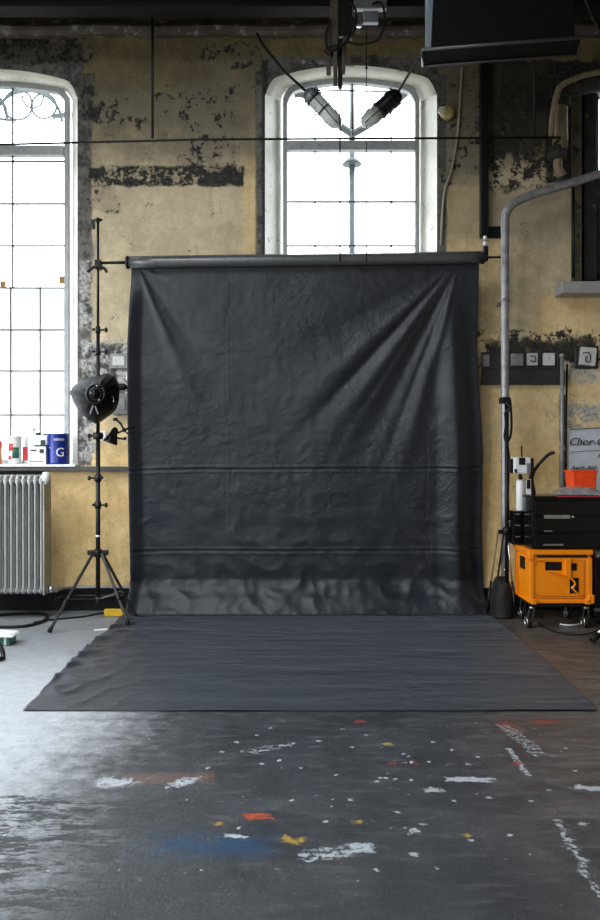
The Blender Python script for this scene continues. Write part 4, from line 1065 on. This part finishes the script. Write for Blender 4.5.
# ------------------------------------------------------------------ orange trolley
CX0, CX1, CY0, CY1 = at(529.5, 0, 6.2).x, at(592.5, 0, 6.2).x, 6.2, 6.64
cz0, cz1 = at(0, 603.5, 6.2).z, at(0, 549, 6.2).z
ct = thing('storage_trolley', Vector(((CX0+CX1)/2, 6.42, 0)), 'orange plastic storage trolley on castors under the black tool chest', 'trolley')
def cp(px, py, dy=0): return at(px, py, 6.2+dy)
# body with a real recessed handle niche in the front face
m = MB()
m.box((CX0+.01, CY0+.03, cz0+.01), (CX1-.01, CY1-.01, cz1-.055)); obj('body', m, 'orange', ct, .012)
# front face panel pieces around the dark handle hole
hx0, hx1 = cp(545.5, 0).x, cp(580, 0).x
m = MB()
fz0, fz1 = cz0+.012, cz1-.058
holes = [(cp(545.5, 0).x, cp(563, 0).x, cp(0, 571).z, cp(0, 562).z), (cp(569, 0).x, cp(578, 0).x, cp(0, 571).z, cp(0, 563.5).z), (cp(570, 0).x, cp(580, 0).x, cp(0, 594).z, cp(0, 578).z)]
grid_x = sorted({CX0+.012, CX1-.012}|{h[0] for h in holes}|{h[1] for h in holes}); grid_z = sorted({fz0, fz1}|{h[2] for h in holes}|{h[3] for h in holes})
for i in range(len(grid_x)-1):
    for j in range(len(grid_z)-1):
        cxm = (grid_x[i]+grid_x[i+1])/2; czm = (grid_z[j]+grid_z[j+1])/2
        if any(h[0] < cxm < h[1] and h[2] < czm < h[3] for h in holes): continue
        m.box((grid_x[i], CY0+.008, grid_z[j]), (grid_x[i+1], CY0+.032, grid_z[j+1]))
obj('front_panel', m, 'orange', ct)
m = MB()
for h in holes: m.box((h[0]-.002, CY0+.026, h[2]-.002), (h[1]+.002, CY0+.034, h[3]+.002))
objs('handle_recess', m, 'black', ct)
# raised corner posts, lid rim
m = MB()
for x0, x1 in ((CX0, CX0+.035), (CX1-.035, CX1)): m.box((x0, CY0, cz0), (x1, CY0+.04, cz1-.06))
m.box((CX0, CY0+.002, cz0), (CX1, CY0+.04, cz0+.022)); m.box((CX0, CY0+.004, cz1-.085), (CX1, CY0+.04, cz1-.06))
for y in (CY0+.03, CY1-.04): m.box((CX0, y, cz0), (CX0+.02, y+.03, cz1-.06))
m.box((CX0-.002, CY0, cz0), (CX0+.02, CY1, cz0+.02))
objs('corner_rib', m, 'orange', ct, .006)
m = MB(); m.box((CX0-.008, CY0-.008, cz1-.040), (CX1+.004, CY1+.004, cz1-.004)); m.box((CX0+.01, CY0+.006, cz1-.060), (CX1-.01, CY1-.006, cz1-.036)); lid = obj('lid', m, 'orange', ct, .006)
m = MB(); m.box((CX0+.05, CY0-.002, cz1-.058), (CX1-.035, CY0+.012, cz1-.043)); obj('lid_gap', m, 'black', lid)
m = MB()
g = [(533.5, 568), (537.5, 562), (566, 561)]
seg = [((534, 598), (534, 567)), ((534, 567), (538, 561.5)), ((538, 561.5), (545, 561.5)), ((534, 598), (584, 598.5)), ((584, 598.5), (584, 558)), ((534, 592), (538, 596)), ((538, 596), (584, 596.5))]
for a, b in seg: m.bar(cp(*a, .008), cp(*b, .008), .004, .006, (0, 1, 0))
obj('panel_groove', m, 'orange_dark', ct)
m = MB(); m.box(cp(565.5, 559, -.014), cp(570, 576, .012)); m.tube(spline([cp(549, 571, .0), cp(560, 574, -.006), cp(569, 577, -.008), cp(575, 583, -.008), cp(573, 588, -.006), cp(576, 592, -.006), cp(582, 596, 0)]), .007, 8); obj('pull_handle', m, 'orange', ct, .004)
m = MB(); q = cp(573, 588, -.002); m.lathe(q, [(.012, .01), (.014, 0), (.009, -.01)], (0, 1, 0), 12); obj('latch_pin', m, 'steel', ct)
m = MB()
for x in (CX0+.03, CX1-.03): m.box((x-.02, CY0-.012, cz0-.006), (x+.02, CY0+.05, cz0+.03)); 
m.box((CX0-.01, CY0-.01, cz1-.075), (CX0+.03, CY0+.03, cz1-.03)); m.box((CX1-.03, CY0-.012, cz0), (CX1+.012, CY0+.03, cz0+.06))
objs('corner_latch', m, M['orange'], ct, .006)
m = MB(); m.box((CX0-.004, CY0+.16, cz1-.16), (CX0+.012, CY0+.26, cz1-.075)); obj('side_grip', m, 'black', ct, .004)
m = MB(); m.box((CX0+.02, CY0+.02, cz0-.028), (CX1-.02, CY1-.02, cz0+.012)); obj('dolly_frame', m, 'black', ct, .004)
for i, (x, y) in enumerate(((CX0+.03, CY0+.05), (CX1-.03, CY0+.05), (CX0+.05, CY1-.05), (CX1-.05, CY1-.05))):
    m = MB(); r = .042; off = -.02 if i == 0 else 0
    m.lathe((x-.012+off, y, r+.001), [(.012, 0), (r*.8, .001), (r, .006), (r, .018), (r*.8, .023), (.012, .024)], (1, 0, 0), 24); w_ = obj('castor', m, 'rubber', ct)
    m = MB(); m.cyl((x, y, cz0-.028), (x, y, cz0-.045), .022); m.bar((x-.016, y, cz0-.04), (x-.018+off, y+.012, r), .004, .026, (0, 1, 0)); m.bar((x+.016, y, cz0-.04), (x+.018+off, y+.012, r), .004, .026, (0, 1, 0)); m.ring((x-.02+off, y, r), .036, .005, (1, 0, 0)); obj('castor_fork', m, 'steel', w_)

# black tool chest on top of it
TX0, TX1 = at(533, 0, 6.18).x, at(603, 0, 6.18).x
tz0, tz1 = cz1+.0, at(0, 496, 6.18).z
tc = thing('tool_chest', Vector(((TX0+TX1)/2, 6.4, tz0)), 'wide black tool chest with drawers on top of the orange trolley', 'tool chest')
m = MB(); m.box((TX0, 6.20, tz0), (TX1, 6.44, tz1-.012)); obj('case', m, 'black_gloss', tc, .006)
m = MB(); m.box((TX0-.010, 6.165, tz1-.02), (TX1+.01, 6.45, tz1)); obj('top_tray', m, 'black_gloss', tc, .005)
m = MB(); m.box((TX0+.16, 6.16, tz1-.006), (TX1, 6.166, tz1-.001)); obj('red_edge', m, 'red', tc)
hgt = (tz1-.03-tz0)/3
for i in range(3):
    z0 = tz0+.008+i*hgt
    m = MB(); m.box((TX0+.012, 6.18, z0), (TX1-.012, 6.22, z0+hgt-.010)); dr = obj('drawer', m, 'black_gloss', tc, .005)
    m = MB()
    if i == 2: m.box(at(544, 515, 6.165), at(570, 518.5, 6.172)); m.ball(at(573, 517, 6.168), .01, 8, 6)
    elif i == 1: m.box(at(544, 530.5, 6.17), at(552, 531.5, 6.176))
    else: m.box(at(543, 544, 6.17), at(563, 545.5, 6.176))
    obj('drawer_handle', m, 'steel', dr)
# smaller black case on the trolley's left
SX0, SX1 = at(512, 0, 6.49).x, at(539, 0, 6.49).x
sc_ = thing('small_case', Vector(((SX0+SX1)/2, 6.55, cz1)), 'narrow stack of black cases behind the tool chest, under the white cylinder', 'case')
sz1 = at(0, 511, 6.49).z
for i in range(3):
    z0 = cz1+(sz1-cz1)*i/3; z1 = cz1+(sz1-cz1)*(i+1)/3
    m = MB(); m.box((SX0+.004*i, 6.48, z0), (SX1, 6.60, z1)); cs = obj('case_tier', m, 'black_gloss', sc_, .006)
    m = MB(); m.box((SX0+.02, 6.472, z1-.025), (SX0+.055, 6.481, z1-.018)); obj('clasp', m, 'steel', cs)
# red box in clear bag
c = at(583, 494, 6.38); c.z = tz1
o = thing('storage_tub', c+Vector((0, 0, .03)), 'bright orange-red tub resting in clear film on the tool chest', 'tub')
a = at(570.5, 487, 6.34); b = at(597, 470.5, 6.34)
m = MB(); m.hexa([(a.x+.01, 6.33, tz1+.012), (b.x-.01, 6.33, tz1+.012), (b.x-.01, 6.48, tz1+.012), (a.x+.01, 6.48, tz1+.012), (a.x, 6.32, b.z), (b.x, 6.32, b.z), (b.x, 6.49, b.z), (a.x, 6.49, b.z)]); obj('tub_body', m, 'red_orange', o, .014)
m = MB(); m.box((a.x-.003, 6.317, b.z-.012), (b.x+.003, 6.493, b.z+.002)); obj('lid', m, 'red_orange', o, .006)
# crumpled film
m = MB(); N = 18; vs = []
a = at(558, 495, 6.3); b = at(606, 484, 6.3)
for j in range(N+1):
    for i in range(N+1):
        u, v = i/N, j/N; x = a.x+(b.x-a.x)*u; y = 6.24+.30*v
        e = min(u, 1-u)*2; e2 = min(v, 1-v)*2
        z = tz1+.004+min(1, e*1.3)**.7*min(1, e2*3)*(.055+.03*nz(x*14, y*14, 3))
        vs.append((x+.012*nz(u*5, v*5, 1), y, max(z, tz1+.003)))
m.add(vs, [(j*(N+1)+i, j*(N+1)+i+1, (j+1)*(N+1)+i+1, (j+1)*(N+1)+i) for j in range(N) for i in range(N)])
tag(obj('plastic_film', m, 'film'), 'crumpled clear plastic film bunched round the orange-red tub', 'plastic film')

# white bottle, device, gooseneck
c = at(520.5, 511, 6.53); c.z = sz1
o = thing('white_bottle', c, 'slim white cylinder standing on the narrow black cases', 'bottle')
m = MB(); r = .0315; hh = at(0, 479, 6.53).z-sz1; m.lathe(c, [(r*.9, 0), (r, .006), (r, hh*.9), (r*.85, hh*.97), (r*.5, hh)]); obj('bottle_body', m, 'white', o)
m = MB(); m.lathe(c+Vector((0, 0, hh)), [(r*.5, -.002), (r*.5, .02), (r*.3, .024)]); obj('cap', m, 'black', o)
D_ = lambda x, y, d=0: at(x, y, 6.50+d)
c2 = at(528.5, 498, 6.52); 
o = thing('slim_remote', Vector((c2.x, 6.52, sz1)), 'slim white and black stick standing right of the white cylinder', 'stick')
q0, q1 = at(526, 497, 6.52), at(531, 479, 6.52)
m = MB(); m.box((q0.x, 6.51, sz1), (q1.x, 6.535, q1.z)); obj('stick_body', m, 'white', o, .005)
m = MB(); m.box((q0.x+.002, 6.504, q1.z-.07), (q1.x-.008, 6.512, q1.z-.005)); obj('black_insert', m, 'black', o, .003)
c = D_(520, 477)
o = thing('strobe_head', D_(520, 478), 'white and black boxy flash head with short aerial beside the grey pipe', 'flash head')
m = MB(); m.box(D_(514, 474, -.06), D_(527, 457, .06)); obj('head_body', m, 'white', o, .012)
m = MB(); m.box(D_(509.5, 473, -.04), D_(514, 458.5, .04)); m.box(D_(519, 465, -.066), D_(525, 457.5, -.05)); m.box(D_(514.5, 469, -.064), D_(517, 473, -.05)); m.box(D_(527, 474, -.05), D_(530.5, 458, .05)); objs('black_panel', m, 'black', o, .006)
m = MB(); m.box(D_(526.5, 475, -.064), D_(530, 463, -.05)); obj('grey_panel', m, 'dull_steel', o, .004)
m = MB(); m.tube([D_(522, 458), D_(521.5, 446)], .006, 6); obj('aerial', m, 'black', o)
m = MB(); m.tube([D_(520, 474), D_(520.5, 480, .02)], .012, 8); m.tube([D_(512, 465), Vector((at(506, 0, 6.66).x, 6.64, D_(0, 466).z))], .012, 8); obj('mount_bracket', m, 'black_metal', o)
G = lambda x, y, d=0: at(x, y, 6.54+d)
o = thing('curved_handle', Vector((G(533, 500).x, 6.54, sz1)), 'black curved tool handle sticking up behind the tool chest', 'tool handle')
m = MB(); pth = spline([Vector((G(533, 0).x, 6.54, sz1)), G(532, 492), G(531, 480), G(534, 471), G(541, 462), G(548, 455), G(554, 452.5)], 5)
m.tube(pth, [.034-.022*min(1, i/16) for i in range(len(pth))], 10); obj('grip', m, 'black', o)
m = MB(); m.ball(G(552, 453), .018, 10, 8, (1.4, .8, .7)); obj('tip', m, 'dark_board', o)

# ------------------------------------------------------------------ right stand
YS2 = 6.60; R2 = lambda x, y, d=0: at(x, y, YS2+d); xb = R2(505, 0).x
s2 = thing('short_stand', Vector((xb, YS2, 0)), 'shorter black stand right of the backdrop, clamped to the grey pipe', 'light stand')
m = MB(); m.cyl((xb+.01, YS2-.01, .06), (xb+.01, YS2-.01, R2(0, 400).z), .013); obj('pole', m, 'black_metal', s2)
m = MB(); z = R2(0, 400).z; m.box((xb-.03, YS2-.03, z-.025), (xb+.035, YS2+.07, z+.02)); m.tube([(xb, YS2-.03, z-.02), (xb+.03, YS2-.04, z-.05), (xb+.01, YS2-.03, z-.09)], .012, 8); obj('pipe_clamp', m, 'black', s2, .005)
m = MB(); m.tube(spline([(xb+.03, YS2-.03, z), R2(511, 410), R2(511.5, 425), R2(510.5, 436), R2(507, 442), R2(504.5, 436), R2(506, 425), R2(505, 412)]), .009, 8)
m.tube(spline([R2(507, 442), R2(509, 460), R2(508, 490), R2(508.5, 520)]), .009, 8); obj('hanging_cable', m, 'rubber', s2)
m = MB(); z = R2(0, 531).z; m.lathe((xb+.01, YS2-.01, z-.03), [(.022, 0), (.03, .01), (.03, .05), (.02, .06)]); m.box((xb-.05, YS2-.02, z-.02), (xb+.06, YS2+.01, z+.01)); obj('leg_hub', m, 'black', s2, .004)
for (ax_, bx_, by_, mt, nm) in ((498, 486, -.02, 'wood', 'leg'), (507, 512.5, -.10, 'steel', 'leg'), (504, 500, .22, 'black_metal', 'leg')):
    a = R2(ax_, 532); b = Vector((R2(bx_, 0).x, YS2+by_, .04)); mid = a+(b-a)*.60
    lg = obj(nm, MB().tube([a, mid], .007, 8), mt, s2)
    if mt != 'black_metal': lg['label'] = 'bare metal leg' if mt == 'steel' else 'brown metal leg'
    obj('leg_end', MB().tube([mid, b], .009, 8), 'black', lg)
m = MB(); m.ball(R2(505, 570), .012, 10, 8); obj('brace_pin', m, 'steel', s2)

# rounded black mound filling the gap between backdrop and trolley
m = MB(); N = 22; vs = []
cxb, cyb = at(503, 0, 6.62).x, 6.66
for j in range(N+1):
    th = math.pi/2*j/N
    for i in range(28):
        a = 2*math.pi*i/28
        rr = 1+.10*nz(math.cos(a)*2+3, math.sin(a)*2, j*.25)
        vs.append((cxb+.085*math.cos(a)*rr*math.cos(th)**.5, cyb+.12*math.sin(a)*rr*math.cos(th)**.5, .012+.28*math.sin(th)*(1+.1*nz(a, j*.2, 5))))
m.add(vs, [(j*28+i, j*28+(i+1) % 28, (j+1)*28+(i+1) % 28, (j+1)*28+i) for j in range(N) for i in range(28)], True)
m.add(vs[:28], [tuple(reversed(range(28)))])
tag(obj('black_mound', m, simple('mound_black', (.006, .006, .006, 1), .8, 0, bscale=40, bump=.5)), 'limp black mound on the floor between backdrop and trolley', 'bag')

# black case at right edge
BX = at(596.5, 0, 6.3).x
o = thing('equipment_case', Vector((BX+.2, 6.5, 0)), 'black equipment case at the right edge beside the orange trolley', 'case')
m = MB(); m.box((BX, 6.34, .06), (BX+.4, 6.75, tz0-.03)); obj('case_body', m, 'black', o, .01)
m = MB(); m.box((BX-.004, 6.33, .50), (BX+.4, 6.35, .52)); m.box((BX-.004, 6.33, .10), (BX+.4, 6.345, .12)); objs('metal_edge', m, 'dull_steel', o)
m = MB(); m.ball(at(597.5, 556, 6.32), .018, 10, 8, (1, .6, 1)); obj('case_latch', m, 'steel', o)
m = MB()
for x in (BX+.05, BX+.35):
    for y in (6.40, 6.69): m.cyl((x, y, 0), (x, y, .065), .022)
objs('case_foot', m, 'rubber', o)

# foot of another stand at the lower right edge
pa, pb = at(590.5, 642, 5.75), at(612, 622, 5.75)
o = thing('stand_foot', Vector((pa.x, 5.75, 0)), 'ribbed silver and black stand foot poking in at the right edge', 'stand foot')
a = Vector((pa.x, 5.72, .022)); b = Vector((at(620, 0, 5.8).x, 5.82, .18))
m = MB(); m.tube([a, a+(b-a)*.22], .022, 12); obj('rubber_tip', m, 'rubber', o)
m = MB(); m.tube([a+(b-a)*.22, a+(b-a)*1.6], .015, 12)
obj('leg_tube', m, 'steel', o)
m = MB()
for k in range(5): m.lathe(a+(b-a)*(.3+k*.12), [(.019, 0), (.019, .008)], b-a, 12)
objs('grip_ring', m, 'black', o)

# cables on the floor
def fp(px, py, z=.009):
    x, y = fl(px, py); return Vector((x, y, z))
m = MB(); m.tube(spline([fp(538, 624), fp(548, 630), fp(562, 634.5), fp(580, 636), fp(592, 634), fp(604, 628)]), .005, 6)
tag(obj('floor_cable', m, 'rubber'), 'thin black cable curving over the floor under the orange trolley', 'cable')
m = MB(); m.tube(spline([fp(560, 625.5), fp(572, 626.5), fp(586, 624)]), .006, 6)
tag(obj('floor_strap', m, 'white'), 'short pale strap lying on the floor under the orange trolley', 'strap')
m = MB(); m.tube(spline([fp(-30, 620), fp(0, 616.5), fp(25, 614.8), fp(42, 615), fp(47, 618), fp(42, 623), fp(25, 627.5), fp(0, 628.5), fp(-25, 628)]), .012, 8)
tag(obj('floor_cable', m, 'rubber'), 'thick black cable looped on the floor in front of the radiator', 'cable')
m = MB(); m.tube(spline([fp(34, 625.5, .022), fp(48, 621.5, .01), fp(64, 619.5, .008), fp(84, 617.5, .008), fp(100, 614.6, .008), fp(118, 614.6, .008)]), .006, 8)
tag(obj('floor_cable', m, 'rubber'), 'thinner black cable running from the loop past the tripod stand', 'cable')

# yellow block, paper scrap
q = fp(117, 614.0, 0); 
m = MB(); m.cbox((q.x-.0, 6.70, .026), (.155, .04, .05)); tag(obj('yellow_block', m, 'yellow', bevel=.004), 'small yellow block at the wall foot behind the tripod stand', 'block')
q = fp(103, 630, 0); m = MB(); m.cbox((q.x, q.y, .003), (.12, .05, .003), Matrix.Rotation(.3, 3, 'Z')); tag(obj('paper_scrap', m, 'white'), 'small white paper scrap on the floor under the tripod stand', 'paper')
# low container lower left
q = fp(0, 646, 0)
o = thing('lidded_tray', Vector((q.x-.02, q.y+.06, 0)), 'low dark green tray with a white lid on the floor at the left edge', 'tray')
X_, Y_ = q.x, q.y
m = MB()
m.box((X_-.12, Y_, .0), (X_+.062, Y_+.13, .055)); tb = obj('tray_body', m, 'green', o, .006)
m = MB()
for k in range(4): m.box((X_-.10+k*.042, Y_-.006, .006), (X_-.085+k*.042, Y_+.002, .052))
objs('rib', m, 'whitish', o)
m = MB(); m.hexa([(X_-.13, Y_-.02, .057), (X_+.085, Y_-.02, .057), (X_+.085, Y_+.15, .057), (X_-.13, Y_+.15, .057), (X_-.12, Y_-.01, .075), (X_+.06, Y_-.01, .070), (X_+.07, Y_+.14, .070), (X_-.12, Y_+.14, .085)]); obj('lid', m, 'white', o, .004)
q = fp(3, 661, 0)
m = MB(); m.tube(spline([q+Vector((0, 0, .014)), q+Vector((-.005, .02, .03)), q+Vector((-.03, .04, .075)), q+Vector((-.12, .08, .16))]), .014, 8)
m.tube([q+Vector((0, 0, .014)), q+Vector((-.05, -.02, .014))], .014, 8)
tag(obj('wire_foot', m, 'black_metal'), 'black bent foot of a stand poking in at the lower left edge', 'stand foot')

# ------------------------------------------------------------------ camera, light
cam = bpy.data.cameras.new('camera'); co = bpy.data.objects.new('camera', cam); C.objects.link(co); SC.camera = co
co.location = (0, 0, CH); co.rotation_euler = (math.pi/2, 0, 0)
cam.sensor_fit = 'VERTICAL'; cam.sensor_height = 36; cam.lens = 36*F/920; cam.shift_y = -(460-HZ)/920; cam.clip_start = .05; cam.clip_end = 100

W = bpy.data.worlds.new('sky'); SC.world = W; W.use_nodes = True
bg = W.node_tree.nodes['Background']; t_ = W.node_tree
tc_ = t_.nodes.new('ShaderNodeTexCoord'); sp_ = t_.nodes.new('ShaderNodeSeparateXYZ'); t_.links.new(tc_.outputs['Generated'], sp_.inputs[0])
mr_ = t_.nodes.new('ShaderNodeMapRange'); t_.links.new(sp_.outputs[2], mr_.inputs[0]); mr_.inputs[1].default_value = -.25; mr_.inputs[2].default_value = .05
mx_ = t_.nodes.new('ShaderNodeMix'); mx_.data_type = 'RGBA'; t_.links.new(mr_.outputs[0], mx_.inputs[0])
mx_.inputs[6].default_value = (.22, .22, .21, 1); mx_.inputs[7].default_value = (.92, .965, 1.0, 1); t_.links.new(mx_.outputs[2], bg.inputs[0]); bg.inputs[1].default_value = 8.5
def area(name, loc, rot, sx, sy, power, col):
    l = bpy.data.lights.new(name, 'AREA'); l.shape = 'RECTANGLE'; l.size = sx; l.size_y = sy; l.energy = power; l.color = col
    o = bpy.data.objects.new(name, l); C.objects.link(o); o.location = loc; o.rotation_euler = rot; return o
def portal(*a):
    o = area('daylight_portal', *a, 1, (1, 1, 1)); o.data.cycles.is_portal = True
for a, b in LW: portal((XL-.1, (a+b)/2, 1.9), (0, -math.pi/2, 0), 2.0, b-a)
portal(((KX0+KX1)/2, (KY0+KY1)/2, ZT+.06), (0, 0, 0), KX1-KX0, KY1-KY0)  # guides sky light through the added roof opening
for a, b in BW: portal(((a+b)/2, YB-.1, 2.2), (math.pi/2, 0, 0), b-a, 2.2)
portal(((bk[0][0][0]+bk[0][-1][0])/2, GY+.1, 2.65), (-math.pi/2, 0, 0), 1.1, 3.1)
portal(((bk[1][0][0]+bk[1][-1][0])/2, GY+.1, 2.65), (-math.pi/2, 0, 0), 1.1, 3.1)
vs_ = SC.view_settings
vs_.view_transform = 'Standard'; vs_.look = 'None'; vs_.gamma = 1; vs_.use_curve_mapping = False; vs_.exposure = 0.2
SC.cycles.max_bounces = 8; SC.cycles.transparent_max_bounces = 8
